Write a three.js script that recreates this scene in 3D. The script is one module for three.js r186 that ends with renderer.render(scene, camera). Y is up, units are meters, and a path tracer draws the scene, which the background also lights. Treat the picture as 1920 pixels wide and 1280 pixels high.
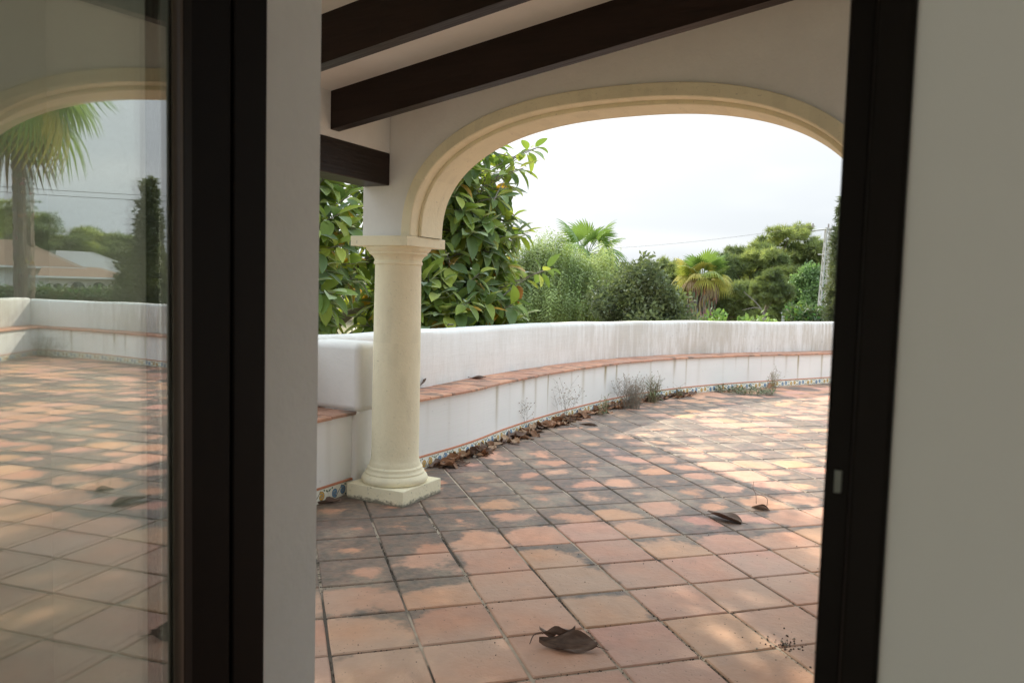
import * as THREE from 'three';
import { mergeGeometries, toCreasedNormals } from 'three/addons/utils/BufferGeometryUtils.js';
import { RoundedBoxGeometry } from 'three/addons/geometries/RoundedBoxGeometry.js';

// ------------------------------------------------------------------ camera, sky, sun, exposure
const scene = new THREE.Scene();
const camera = new THREE.PerspectiveCamera(47.65, 1024 / 682, 0.05, 600);
camera.position.set(0, 1.355, 0);
camera.rotation.set(-0.067, 0, 0.027, 'XYZ');
camera.focus = 5.5;
camera.userData.fStop = 6.5;
scene.add(camera);

const renderer = new THREE.WebGLRenderer({ antialias: true });
renderer.toneMapping = THREE.LinearToneMapping;
renderer.toneMappingExposure = 1.6;
renderer.shadowMap.enabled = true;

const SUN = new THREE.Vector3(-0.337, 0.559, -0.757).normalize();
const sun = new THREE.DirectionalLight(new THREE.Color(1.0, 0.90, 0.73), 4.0);
sun.position.copy(SUN).multiplyScalar(60);
sun.shadow.radius = 1.3;
sun.castShadow = true;
Object.assign(sun.shadow.camera, { left: -25, right: 25, top: 25, bottom: -25, near: 1, far: 150 });
sun.shadow.mapSize.set(2048, 2048);
scene.add(sun, sun.target);

// ------------------------------------------------------------------ helpers
let seed = 12345;
const rnd = () => { seed = (seed + 0x6d2b79f5) | 0; let t = Math.imul(seed ^ (seed >>> 15), 1 | seed); t = (t + Math.imul(t ^ (t >>> 7), 61 | t)) ^ t; return ((t ^ (t >>> 14)) >>> 0) / 4294967296; };
const rr = (a, b) => a + (b - a) * rnd();
const V = (x, y, z) => new THREE.Vector3(x, y, z);
const lerp = (a, b, t) => a + (b - a) * t, clamp = (x, a = 0, b = 1) => Math.min(b, Math.max(a, x));
const sstep = (a, b, x) => { const t = clamp((x - a) / (b - a)); return t * t * (3 - 2 * t); };
const hash = (x, y) => { let h = Math.imul(x, 374761393) + Math.imul(y, 668265263) | 0; h = Math.imul(h ^ (h >>> 13), 1274126177); return ((h ^ (h >>> 16)) >>> 0) / 4294967296; };
const vn = (x, y) => { const i = Math.floor(x), j = Math.floor(y), u = x - i, v = y - j, a = u * u * (3 - 2 * u), b = v * v * (3 - 2 * v); return lerp(lerp(hash(i, j), hash(i + 1, j), a), lerp(hash(i, j + 1), hash(i + 1, j + 1), a), b); };
const fbm = (x, y, o = 4) => { let s = 0, w = 0.5, t = 0; for (let k = 0; k < o; k++) { s += w * vn(x, y); t += w; w *= 0.5; x = x * 2.03 + 17.1; y = y * 2.03 + 9.7; } return s / t; };
const enc = (c) => Math.round(255 * clamp(c <= 0.0031308 ? 12.92 * c : 1.055 * Math.pow(c, 1 / 2.4) - 0.055));
function colorTex(w, h, fn, wrap = THREE.RepeatWrapping) {           // fn gives linear rgb
  const d = new Uint8Array(w * h * 4);
  for (let y = 0, k = 0; y < h; y++) for (let x = 0; x < w; x++, k += 4) { const c = fn((x + 0.5) / w, (y + 0.5) / h); d[k] = enc(c[0]); d[k + 1] = enc(c[1]); d[k + 2] = enc(c[2]); d[k + 3] = 255; }
  const t = new THREE.DataTexture(d, w, h); t.colorSpace = THREE.SRGBColorSpace; t.magFilter = THREE.LinearFilter; t.minFilter = THREE.LinearMipmapLinearFilter; t.generateMipmaps = true; t.wrapS = t.wrapT = wrap; t.needsUpdate = true; return t;
}
function grayTex(w, h, fn, rep = 1) {
  const d = new Uint8Array(w * h * 4);
  for (let y = 0, k = 0; y < h; y++) for (let x = 0; x < w; x++, k += 4) { const c = Math.round(255 * clamp(fn((x + 0.5) / w, (y + 0.5) / h))); d[k] = d[k + 1] = d[k + 2] = c; d[k + 3] = 255; }
  const t = new THREE.DataTexture(d, w, h); t.magFilter = THREE.LinearFilter; t.wrapS = t.wrapT = THREE.RepeatWrapping; t.repeat.set(rep, rep); t.needsUpdate = true; return t;
}
const tile2 = (f, n) => (u, v) => { // seamless value noise at n cells
  const g = (i, j) => hash(((i % n) + n) % n + n * 31, ((j % n) + n) % n + n * 57), x = u * n, y = v * n, i = Math.floor(x), j = Math.floor(y), a = x - i, b = y - j, s = a * a * (3 - 2 * a), t = b * b * (3 - 2 * b);
  return f * lerp(lerp(g(i, j), g(i + 1, j), s), lerp(g(i, j + 1), g(i + 1, j + 1), s), t);
};
function mat(c, rough = 0.8, o = {}) { const m = new THREE.MeshPhysicalMaterial({ roughness: rough, side: THREE.DoubleSide, ...o }); m.color.setRGB(...c); return m; }
const used = {};
const numbered = (n) => { used[n] = (used[n] ?? -1) + 1; return used[n] ? `${n}_${String(used[n]).padStart(3, '0')}` : n; };
function tag(o, label, category, group, kind) { o.userData.label = label; o.userData.category = category; if (group) o.userData.group = group; if (kind) o.userData.kind = kind; return o; }
const shade = (m) => { m.castShadow = m.receiveShadow = true; return m; };
function mesh(name, geo, m, parent) { const o = shade(new THREE.Mesh(Array.isArray(geo) ? merge(geo) : geo, m)); o.name = parent && parent !== scene ? name : numbered(name); (parent || scene).add(o); return o; }
function thing(name, label, category, pos = [0, 0, 0], turn = 0, group) { const g = new THREE.Group(); g.name = numbered(name); g.position.set(...pos); g.rotation.y = turn; scene.add(g); return tag(g, label, category, group); }
function merge(list) { return list.length === 1 ? list[0] : mergeGeometries(list.map((g) => { const h = g.index ? g.toNonIndexed() : g; for (const k of Object.keys(h.attributes)) if (!['position', 'normal', 'uv'].includes(k)) h.deleteAttribute(k); return h; })); }
function uvMetres(g) { // box projection in metres
  g = g.index ? g.toNonIndexed() : g; const p = g.attributes.position, n = p.count, uv = new Float32Array(n * 2), a = V(), b = V(), c = V();
  for (let i = 0; i < n; i += 3) {
    a.fromBufferAttribute(p, i); b.fromBufferAttribute(p, i + 1); c.fromBufferAttribute(p, i + 2);
    const m = b.clone().sub(a).cross(c.clone().sub(a)), x = Math.abs(m.x), y = Math.abs(m.y), z = Math.abs(m.z);
    [a, b, c].forEach((q, k) => { uv[(i + k) * 2] = x > y && x > z ? q.z : q.x; uv[(i + k) * 2 + 1] = y > x && y > z ? q.z : q.y; });
  }
  g.setAttribute('uv', new THREE.BufferAttribute(uv, 2)); return g;
}
const box = (x0, x1, y0, y1, z0, z1) => { const g = new THREE.BoxGeometry(x1 - x0, y1 - y0, z1 - z0); g.translate((x0 + x1) / 2, (y0 + y1) / 2, (z0 + z1) / 2); return uvMetres(g); };
const rbox = (x0, x1, y0, y1, z0, z1, r = 0.006, s = 2) => { const g = new RoundedBoxGeometry(x1 - x0, y1 - y0, z1 - z0, s, r); g.translate((x0 + x1) / 2, (y0 + y1) / 2, (z0 + z1) / 2); const n = g.attributes.normal; const h = uvMetres(g); return h; };
const tube = (pts, r, seg = 12, rad = 6) => new THREE.TubeGeometry(new THREE.CatmullRomCurve3(pts), seg, r, rad);
function taper(pts, r0, r1, seg = 10, rad = 7) { // tapering limb
  const c = new THREE.CatmullRomCurve3(pts), g = new THREE.TubeGeometry(c, seg, 1, rad), p = g.attributes.position, q = V();
  for (let i = 0; i <= seg; i++) { const o = c.getPointAt(i / seg), r = lerp(r0, r1, i / seg); for (let j = 0; j <= rad; j++) { const k = i * (rad + 1) + j; q.fromBufferAttribute(p, k).sub(o).multiplyScalar(r).add(o); p.setXYZ(k, q.x, q.y, q.z); } }
  return g;
}
// house axes: x along the arcade, z towards the room, turned against the view
const PHI = 0.477, CP = Math.cos(PHI), SP = Math.sin(PHI), TILE = 0.335;
const toWorld = (x, z) => [x * CP - z * SP, x * SP + z * CP];
const toHouse = (x, z) => [x * CP + z * SP, -x * SP + z * CP];
const KD = 0.758, kbox = (a, b, c, d, e, f) => box(a * KD, b * KD, c, d, e * KD, f * KD), krbox = (a, b, c, d, e, f, r) => rbox(a * KD, b * KD, c, d, e * KD, f * KD, r); // doorway plan, scaled to its place
function houseThing(name, label, category, x = 0, y = 0, z = 0, group) { const w = toWorld(x, z); return thing(name, label, category, [w[0], y, w[1]], -PHI, group); }

// ------------------------------------------------------------------ sky
{
  const W = 1024, H = 512, d = new Float32Array(W * H * 4);
  for (let j = 0, k = 0; j < H; j++) for (let i = 0; i < W; i++, k += 4) {
    const el = ((j + 0.5) / H - 0.5) * Math.PI, az = ((i + 0.5) / W - 0.5) * 2 * Math.PI, s = Math.sin(el), x = Math.cos(el) * Math.cos(az), z = Math.cos(el) * Math.sin(az);
    const up = Math.max(0, s), cosA = clamp(x * SUN.x + s * SUN.y + z * SUN.z, -1, 1), ang = Math.acos(cosA);
    const glow = 0.95 * Math.exp(-Math.pow(ang / 0.42, 2)) + 0.10 * Math.exp(-Math.pow(ang / 0.85, 2));
    const cl = fbm(3 + x / (up + 0.16) * 0.9, 8 + z / (up + 0.16) * 1.6, 5), veil = sstep(0.42, 0.75, cl) * sstep(-0.02, 0.1, s);
    const b = 1 + 2.5 * Math.pow(up, 1.6), tint = sstep(0, 0.9, up) * 0.08 + 0.14 * sstep(0.75, 1.5, ang);
    const base = [0.478 * b * (1 - tint), 0.506 * b * (1 - tint * 0.45), 0.528 * b];
    const low = s < 0 ? 0.35 : 1;
    d[k] = (base[0] + glow + 0.085 * veil) * low; d[k + 1] = (base[1] + glow * 0.97 + 0.075 * veil) * low; d[k + 2] = (base[2] + glow * 0.92 + 0.06 * veil) * low; d[k + 3] = 1;
  }
  const t = new THREE.DataTexture(d, W, H, THREE.RGBAFormat, THREE.FloatType); t.mapping = THREE.EquirectangularReflectionMapping; t.magFilter = THREE.LinearFilter; t.needsUpdate = true;
  scene.background = t; scene.environment = t;
}

// ------------------------------------------------------------------ materials
const plasterBump = grayTex(512, 512, (u, v) => tile2(0.4, 9)(u, v) + tile2(0.25, 31)(u, v) + tile2(0.2, 90)(u, v) + tile2(0.15, 200)(u, v));
const plasterTone = colorTex(512, 512, (u, v) => { const k = 0.9 + 0.1 * (tile2(0.5, 5)(u, v) + tile2(0.3, 17)(u, v) + tile2(0.2, 60)(u, v)); return [0.79 * k, 0.765 * k, 0.73 * k]; });
const plaster = mat([1, 1, 1], 0.9, { map: plasterTone, bumpMap: plasterBump, bumpScale: 0.0022 });
const innerWall = mat([0.80, 0.80, 0.785], 0.85, { bumpMap: plasterBump, bumpScale: 0.0006 });
const creamTone = colorTex(512, 512, (u, v) => { const k = 0.9 + 0.13 * (tile2(0.5, 4)(u, v) + tile2(0.3, 14)(u, v) + tile2(0.2, 48)(u, v)) - 0.10 * sstep(0.86, 0.95, tile2(1, 130)(u, v)) - 0.22 * sstep(0.955, 0.985, tile2(1, 60)(u, v)) - 0.06 * sstep(0.6, 0.85, tile2(1, 22)(u * 1.0, v * 0.25)); return [0.85 * k, 0.765 * k, 0.545 * k]; });
const plinthTone = colorTex(512, 512, (u, v) => { const k = 0.9 + 0.13 * (tile2(0.5, 4)(u, v) + tile2(0.3, 14)(u, v) + tile2(0.2, 48)(u, v)), n = fbm(u * 60, v * 90, 3), d = v > 0.97 ? 1 : clamp(sstep(0.03, 0.004, v - 0.035 * (n - 0.45)) * 0.85 + 0.5 * sstep(0.74, 0.86, fbm(u * 40, v * 40, 3))); return [lerp(0.85 * k, 0.13, d), lerp(0.765 * k, 0.115, d), lerp(0.545 * k, 0.09, d)]; });
const cream = mat([1, 1, 1], 0.7, { map: creamTone, bumpMap: plasterBump, bumpScale: 0.0035 });
const woodTone = colorTex(512, 256, (u, v) => { const g = 0.6 * tile2(1, 6)(u * 1, v * 3 % 1) + 0.5 * vn(u * 10, v * 90) + 0.3 * vn(u * 30, v * 200); const k = 0.5 + 0.55 * g; return [0.020 * k, 0.0095 * k, 0.0065 * k]; });
const beamWood = mat([1, 1, 1], 0.42, { specularIntensity: 0.55, map: woodTone, bumpMap: grayTex(256, 256, (u, v) => 0.6 * vn(u * 6, v * 70) + 0.4 * vn(u * 20, v * 160)), bumpScale: 0.002 });
const plinthCream = mat([1, 1, 1], 0.75, { map: plinthTone, bumpMap: plasterBump, bumpScale: 0.004 });
const darkFrame = mat([0.0085, 0.0056, 0.0042], 0.5, { specularIntensity: 0.25 });
const brownFrame = darkFrame;
const sealBlack = mat([0.004, 0.004, 0.004], 0.6, { specularIntensity: 0.2 });
const steel = mat([0.6, 0.6, 0.57], 0.35, { metalness: 0.8 });
const glassPane = mat([0.93, 0.96, 0.94], 0.0, { transmission: 1, thickness: 0, ior: 2.33 });
const clayEdge = mat([0.50, 0.20, 0.11], 0.8, { bumpMap: plasterBump, bumpScale: 0.004 });

// ------------------------------------------------------------------ ground beyond the terrace
const groundTone = colorTex(512, 512, (u, v) => { const k = tile2(0.5, 6)(u, v) + tile2(0.3, 25)(u, v) + tile2(0.2, 90)(u, v); return [0.10 + 0.14 * k, 0.095 + 0.10 * k, 0.05 + 0.05 * k]; });
groundTone.repeat.set(60, 60);
{
  const g = new THREE.PlaneGeometry(900, 900, 1, 1); g.rotateX(-Math.PI / 2); g.translate(0, -1.6, 0);
  mesh('ground', g, mat([1, 1, 1], 1, { map: groundTone })).userData.kind = 'structure';
}

// ------------------------------------------------------------------ terrace floor of clay tiles
const GU = [Math.cos(0.293), -Math.sin(0.293)], GV = [Math.sin(0.293), Math.cos(0.293)], GO = [-3.629, -13.944];
const gridToWorld = (i, j) => [TILE * (GO[0] + i * GU[0] + j * GV[0]), TILE * (GO[1] + i * GU[1] + j * GV[1])];
const wallRun = []; // foot of the bench, house axes
[[-3.2, -1.5], [-3.2, -3], [-3.2, -4.6]].forEach((p) => wallRun.push(p));
[[-1.05, -18.6], [-0.07, -20.85], [1.57, -24.0], [3.66, -27.3], [6.17, -30.3], [8.86, -32.6], [11.7, -34.5], [14.5, -36.25], [16.5, -37.5], [19.8, -39.15], [22.0, -39.9], [23.65, -40.4]].forEach(([x, z]) => wallRun.push(toHouse(x * TILE, z * TILE)));
const runCurve = new THREE.CatmullRomCurve3(wallRun.map(([x, z]) => { const w = toWorld(x, z); return V(w[0], 0, w[1]); }), false, 'centripetal');
const sideCurve = new THREE.CatmullRomCurve3([V(7.455, 0, -13.94), V(7.37, 0, -13.37), V(7.15, 0, -11.93), V(6.75, 0, -9.2), V(6.4, 0, -6.6)], false, 'centripetal');
const runPts = runCurve.getSpacedPoints(240);
const nearRun = (x, z) => { let m = 9; for (let k = 0; k < runPts.length; k += 2) m = Math.min(m, Math.hypot(runPts[k].x - x, runPts[k].z - z)); return m; };
function clay(i, j) { // colour of the floor at grid place i, j
  const ti = Math.floor(i), tj = Math.floor(j), fu = i - ti, fv = j - tj;
  const h1 = hash(ti + 51, tj + 77), h2 = hash(ti + 151, tj + 33), h3 = hash(ti + 9, tj + 301), h4 = hash(ti + 511, tj + 5), h5 = hash(ti + 77, tj + 913);
  const wob = (fbm(i * 1.9 + 40, j * 2.6 + 40, 5) - 0.5) * 1.35, fine = fbm(i * 13, j * 13, 3) - 0.5;
  const cx = (fu - 0.5 + (h1 - 0.5) * 0.4) * lerp(0.75, 1.15, h5), cy = (fv - 0.5 + (h2 - 0.5) * 0.4) * lerp(0.75, 1.15, h3);
  const open = sstep(0, -9, j), edge = lerp(1, 0.42, open) * Math.pow(Math.pow(Math.abs(cx) * 2, 2.2) + Math.pow(Math.abs(cy) * 2, 2.2), 1 / 2.2) + open * (0.36 + (fbm(i * 0.9 + 71, j * 1.5 + 13, 4) - 0.5) * 1.1);
  // lichen: little under the roof, much out in the rain and round the column foot
  const inside = sstep(1.6, 5.2, j + (i - 3) * 0.06 + (fbm(i * 0.7, j * 0.7, 2) - 0.5) * 2.6);
  const foot = Math.exp(-((i - 1.1) ** 2 / 5 + (j - 0.6) ** 2 / 2.2)), left = Math.exp(-((i - 0.9) ** 2 / 2.6)) * sstep(8, 3, j);
  const bench = Math.exp(-Math.pow((i + j * 0.32 - 3.2) / 4.2, 2)) * sstep(2, -1, j) * sstep(-26, -14, j);
  const grow = lerp(0.76, -0.38, inside) + foot * 0.8 + left * 0.62 + bench * 0.42 + (fbm(i * 0.3 + 3, j * 0.3 + 9, 3) - 0.5) * 1.25 + (h3 - 0.5) * 0.5;
  const th = lerp(1.5, 0.22, clamp(grow)), st = grow > -0.35 ? sstep(th - 0.2, th + 0.24, edge + wob + fine * 0.4) : 0;
  const film = clamp(fbm(i * 1.3 + 7, j * 1.3 + 2, 4) * 1.5 - 0.2 + 0.3 * (inside - 0.5));
  const t = h4 - 0.5, warm = sstep(0.95, 0.1, edge + wob * 0.5);
  let c = [0.51 + 0.12 * t + 0.04 * warm, 0.265 + 0.07 * t + 0.035 * (h1 - 0.5), 0.170 + 0.04 * t + 0.04 * (h2 - 0.5) - 0.012 * warm];
  const mott = 0.84 + 0.32 * fbm(i * 6 + 3, j * 6 + 8, 4); c = c.map((x) => x * mott);
  const fk = film * lerp(0.22, 0.60, inside); c = [lerp(c[0], 0.47, fk), lerp(c[1], 0.345, fk), lerp(c[2], 0.26, fk)];
  const dk = 0.7 + 0.6 * fbm(i * 20, j * 20, 3), pale = clamp(sstep(0.5, 0.8, fbm(i * 1.7 + 31, j * 1.7 + 3, 3)) + 0.5 * left * inside), dirt = [lerp(0.095, 0.215, pale) * dk, lerp(0.085, 0.18, pale) * dk, lerp(0.072, 0.135, pale) * dk];
  const s = st * (0.64 + 0.36 * fbm(i * 9, j * 9, 2)); c = [lerp(c[0], dirt[0], s), lerp(c[1], dirt[1], s), lerp(c[2], dirt[2], s)];
  const speck = hash(Math.floor(i * 90), Math.floor(j * 90)) > 0.9975 ? 0.35 : 1; return c.map((x) => x * speck);
}
const NEAR = { i: -2, j: -3, n: 12 }, FAR = { i: -8, j: -30, n: 46 };
const nearClay = colorTex(2048, 2048, (u, v) => clay(NEAR.i + u * NEAR.n, NEAR.j + v * NEAR.n), THREE.ClampToEdgeWrapping);
const farClay = colorTex(2048, 2048, (u, v) => clay(FAR.i + u * FAR.n, FAR.j + v * FAR.n), THREE.ClampToEdgeWrapping);
const clayBump = grayTex(512, 512, (u, v) => tile2(0.4, 7)(u, v) + tile2(0.3, 23)(u, v) + tile2(0.2, 70)(u, v) + tile2(0.1, 170)(u, v), 10);
const nearMat = mat([1, 1, 1], 0.6, { map: nearClay, bumpMap: clayBump, bumpScale: 0.004 });
const farMat = mat([1, 1, 1], 0.62, { map: farClay, bumpMap: clayBump, bumpScale: 0.004 });
const mortarTone = colorTex(1024, 1024, (u, v) => { const n = fbm(u * 46 * 1.2, v * 46 * 1.2, 4), f = fbm(u * 46 * 9, v * 46 * 9, 2), dark = sstep(0.5, 0.62, n); const k = 0.75 + 0.5 * f; return [lerp(0.42, 0.09, dark) * k, lerp(0.35, 0.075, dark) * k, lerp(0.27, 0.058, dark) * k]; }, THREE.ClampToEdgeWrapping);
{
  const floor = new THREE.Group(); floor.name = 'terrace_floor'; floor.userData.kind = 'structure'; floor.userData.label = 'weathered terracotta tiled terrace floor with dark lichen stains'; scene.add(floor);
  // bed of mortar
  const bed = new THREE.BufferGeometry(), q = [[FAR.i, FAR.j], [FAR.i + FAR.n, FAR.j], [FAR.i + FAR.n, FAR.j + FAR.n], [FAR.i, FAR.j + FAR.n]].map(([i, j]) => gridToWorld(i, j));
  const inside = new THREE.Shape();
  const poly = [...runCurve.getSpacedPoints(80).map((p) => [p.x, p.z]), ...sideCurve.getSpacedPoints(20).slice(4).map((p) => [p.x, p.z]), toWorld(3.2, -1.0), toWorld(-3.6, -1.0)];
  { const grow = poly.map((p) => p); inside.moveTo(grow[0][0], grow[0][1]); grow.slice(1).forEach((p) => inside.lineTo(p[0], p[1])); }
  const sg = new THREE.ShapeGeometry(inside), sp = sg.attributes.position, suv = sg.attributes.uv, inv = (x, z) => { const a = x / TILE - GO[0], b = z / TILE - GO[1]; return [a * GU[0] + b * GU[1], a * GV[0] + b * GV[1]]; };
  for (let k = 0; k < sp.count; k++) { const x = sp.getX(k), z = sp.getY(k), [i, j] = inv(x, z); sp.setXYZ(k, x, -0.007, z); suv.setXY(k, (i - FAR.i) / FAR.n, (j - FAR.j) / FAR.n); }
  sg.computeVertexNormals(); mesh('mortar_bed', sg, mat([1, 1, 1], 0.95, { map: mortarTone, bumpMap: clayBump, bumpScale: 0.01 }), floor);
  const inPoly = (x, z) => { let c = false; for (let a = 0, b = poly.length - 1; a < poly.length; b = a++) if ((poly[a][1] > z) !== (poly[b][1] > z) && x < (poly[b][0] - poly[a][0]) * (z - poly[a][1]) / (poly[b][1] - poly[a][1]) + poly[a][0]) c = !c; return c; };
  const all = [];
  const cam = new THREE.PerspectiveCamera(47.65, 1.5); cam.position.copy(camera.position); cam.rotation.copy(camera.rotation); cam.updateMatrixWorld();
  for (let i = FAR.i; i < FAR.i + FAR.n; i++) for (let j = FAR.j; j < FAR.j + FAR.n; j++) {
    const c = gridToWorld(i + 0.5, j + 0.5);
    let ok = false; for (const [a, b] of [[0.05, 0.05], [0.95, 0.05], [0.05, 0.95], [0.95, 0.95], [0.5, 0.5]]) { const p = gridToWorld(i + a, j + b); if (inPoly(p[0], p[1])) ok = true; }
    if (!ok) continue;
    const p = V(c[0], 0, c[1]).project(cam), seen = p.x > -0.42 && p.x < 0.68 && p.y > -1.15 && c[1] < -1.6;
    all.push({ i, j, size: (seen ? 1 : 0.02) / Math.pow(Math.hypot(c[0], c[1]), 3) });
  }
  all.sort((a, b) => b.size - a.size);
  const geo = (t) => {
    const near = t.i >= NEAR.i && t.j >= NEAR.j && t.i < NEAR.i + NEAR.n && t.j < NEAR.j + NEAR.n, R = near ? NEAR : FAR;
    const gx = 0.013 + 0.006 * hash(t.i * 7, t.j), gy = 0.013 + 0.006 * hash(t.i, t.j * 7), ox = (hash(t.i + 3, t.j + 4) - 0.5) * 0.008, oy = (hash(t.i + 13, t.j + 4) - 0.5) * 0.008, tl = (hash(t.i + 8, t.j + 2) - 0.5) * 0.0025, tm = (hash(t.i + 81, t.j + 2) - 0.5) * 0.0025;
    const ring = (ins, y, jag) => { const out = [], K = 4, cs = [[gx + ins, gy + ins], [1 - gx - ins, gy + ins], [1 - gx - ins, 1 - gy - ins], [gx + ins, 1 - gy - ins]]; for (let e = 0; e < 4; e++) for (let s = 0; s < K; s++) { const a = cs[e], b = cs[(e + 1) % 4], f = s / K, w = jag * (hash(t.i * 17 + e * 5 + s, t.j * 31) - 0.5); let x = lerp(a[0], b[0], f), z = lerp(a[1], b[1], f); x += (0.5 - x) * (Math.abs(w) + (s === 0 ? 0.008 : 0)) + ox; z += (0.5 - z) * (Math.abs(w) + (s === 0 ? 0.008 : 0)) + oy; out.push([x, y + tl * (x - 0.5) * 2 + tm * (z - 0.5) * 2, z]); } return out; };
    const rings = [ring(0.0, -0.02, 0.01), ring(0.0, -0.0045, 0.01), ring(0.014, 0, 0.022)], P = [], U = [];
    const put = (q) => { const w = gridToWorld(t.i + q[0], t.j + q[2]); P.push(w[0], q[1], w[1]); U.push((t.i + q[0] - R.i) / R.n, (t.j + q[2] - R.j) / R.n); };
    const N = 16; for (let r = 0; r < 2; r++) for (let k = 0; k < N; k++) { const a = rings[r][k], b = rings[r][(k + 1) % N], c = rings[r + 1][k], d = rings[r + 1][(k + 1) % N];[a, c, b, b, c, d].forEach(put); }
    const mid = [0.5 + ox, 0.0006, 0.5 + oy]; for (let k = 0; k < N; k++) [rings[2][k], mid, rings[2][(k + 1) % N]].forEach(put);
    const g = new THREE.BufferGeometry(); g.setAttribute('position', new THREE.Float32BufferAttribute(P, 3)); g.setAttribute('uv', new THREE.Float32BufferAttribute(U, 2)); g.computeVertexNormals(); return [toCreasedNormals(g, 0.5), near];
  };
  const rest = [[], []];
  all.forEach((t, k) => { const [g, near] = geo(t); if (k < 300) mesh('floor_tile', g, near ? nearMat : farMat, floor); else rest[near ? 0 : 1].push(g); });
  rest.forEach((l, k) => { if (l.length) { const o = mesh('distant_floor_tiles', l, k ? farMat : nearMat, floor); o.userData.kind = 'stuff'; } });
}

// ------------------------------------------------------------------ curved terrace wall with its built-in bench
function sections(curve, s0, s1, n) { // frames between two lengths
  const L = curve.getLength(), out = [];
  for (let k = 0; k <= n; k++) { const s = lerp(s0, s1, k / n), u = clamp(s / L), p = curve.getPointAt(u), t = curve.getTangentAt(u); out.push({ x: p.x, z: p.z, nx: t.z, nz: -t.x, s }); }
  return out;
}
function sweep(fr, profile, uvf, cap = true) { // profile(frame) -> closed list of [offset to the back, height]
  const P = [], U = [], pr = fr.map((f) => profile(f)), m = pr[0].length;
  const at = (a, k) => { const f = fr[a], q = pr[a][k % m]; return [f.x + f.nx * q[0], q[1], f.z + f.nz * q[0], ...(uvf ? uvf(f.s, q[1], q[0], k) : [f.s, q[1]])]; };
  const put = (v) => { P.push(v[0], v[1], v[2]); U.push(v[3], v[4]); };
  for (let a = 0; a + 1 < fr.length; a++) for (let k = 0; k < m; k++) { const A = at(a, k), B = at(a, k + 1), C = at(a + 1, k), D = at(a + 1, k + 1);[A, B, C, C, B, D].forEach(put); }
  if (cap) for (const a of [0, fr.length - 1]) { const tri = THREE.ShapeUtils.triangulateShape(pr[a].map((q) => new THREE.Vector2(q[0], q[1])), []); tri.forEach((t) => (a ? t : [...t].reverse()).forEach((k) => put(at(a, k)))); }
  const g = new THREE.BufferGeometry(); g.setAttribute('position', new THREE.Float32BufferAttribute(P, 3)); g.setAttribute('uv', new THREE.Float32BufferAttribute(U, 2)); g.computeVertexNormals(); return toCreasedNormals(g, 0.7);
}
const scroll = (hue) => { // glazed tile: a pair of curling scrolls on a cream ground
  const c = document.createElement('canvas'); c.width = 256; c.height = 112; const x = c.getContext('2d');
  x.fillStyle = '#e9e4d4'; x.fillRect(0, 0, 256, 112); x.fillStyle = '#d8d2bf'; for (let k = 0; k < 60; k++) x.fillRect(rnd() * 256, rnd() * 112, 3, 2);
  const main = hue ? '#3f6f9c' : '#c58a1e', dk = hue ? '#243a55' : '#5d4a1c', lt = hue ? '#8fb6cf' : '#e3bd55';
  for (const s of [-1, 1]) {
    for (const [w, col] of [[20, dk], [14, main], [5, lt]]) { x.lineWidth = w; x.strokeStyle = col; x.lineCap = 'round'; x.beginPath(); for (let a = 0; a <= 40; a++) { const t = a / 40, r = 34 * (1 - t * 0.82), th = -1.9 + t * 7.4; const px = 128 + s * (46 + r * Math.cos(th)), py = 58 + s * r * Math.sin(th); a ? x.lineTo(px, py) : x.moveTo(px, py); } x.stroke(); }
    x.fillStyle = hue ? '#2d5a49' : '#4a5b2c'; for (const [ex, ey, rx] of [[112, 26, 16], [118, 86, 14], [80, 14, 10], [88, 98, 10]]) { x.beginPath(); x.ellipse(128 + s * ex, ey, rx, 7, s * 0.6, 0, 7); x.fill(); }
  }
  x.strokeStyle = dk; x.lineWidth = 6; x.beginPath(); x.moveTo(96, 100); x.bezierCurveTo(110, 60, 146, 52, 160, 12); x.stroke();
  const t = new THREE.CanvasTexture(c); t.colorSpace = THREE.SRGBColorSpace; t.magFilter = THREE.LinearFilter; return t;
};
const scrollMats = [0, 1].map((k) => mat([0.92, 0.92, 0.92], 0.3, { map: scroll(k), bumpMap: plasterBump, bumpScale: 0.002 }));
const seatMats = [[0.54, 0.27, 0.17], [0.50, 0.25, 0.165], [0.58, 0.30, 0.19], [0.45, 0.25, 0.175]].map((c) => mat([1, 1, 1], 0.8, { map: colorTex(256, 256, (u, v) => { const k = 0.72 + 0.5 * fbm(u * 7 + c[0] * 90, v * 7, 4), d = 0.7 * sstep(0.56, 0.72, fbm(u * 3 + c[0] * 50, v * 3 + 4, 4)); return [lerp(c[0] * k, 0.13, d), lerp(c[1] * k, 0.11, d), lerp(c[2] * k, 0.09, d)]; }), bumpMap: clayBump, bumpScale: 0.004 }));
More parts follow.
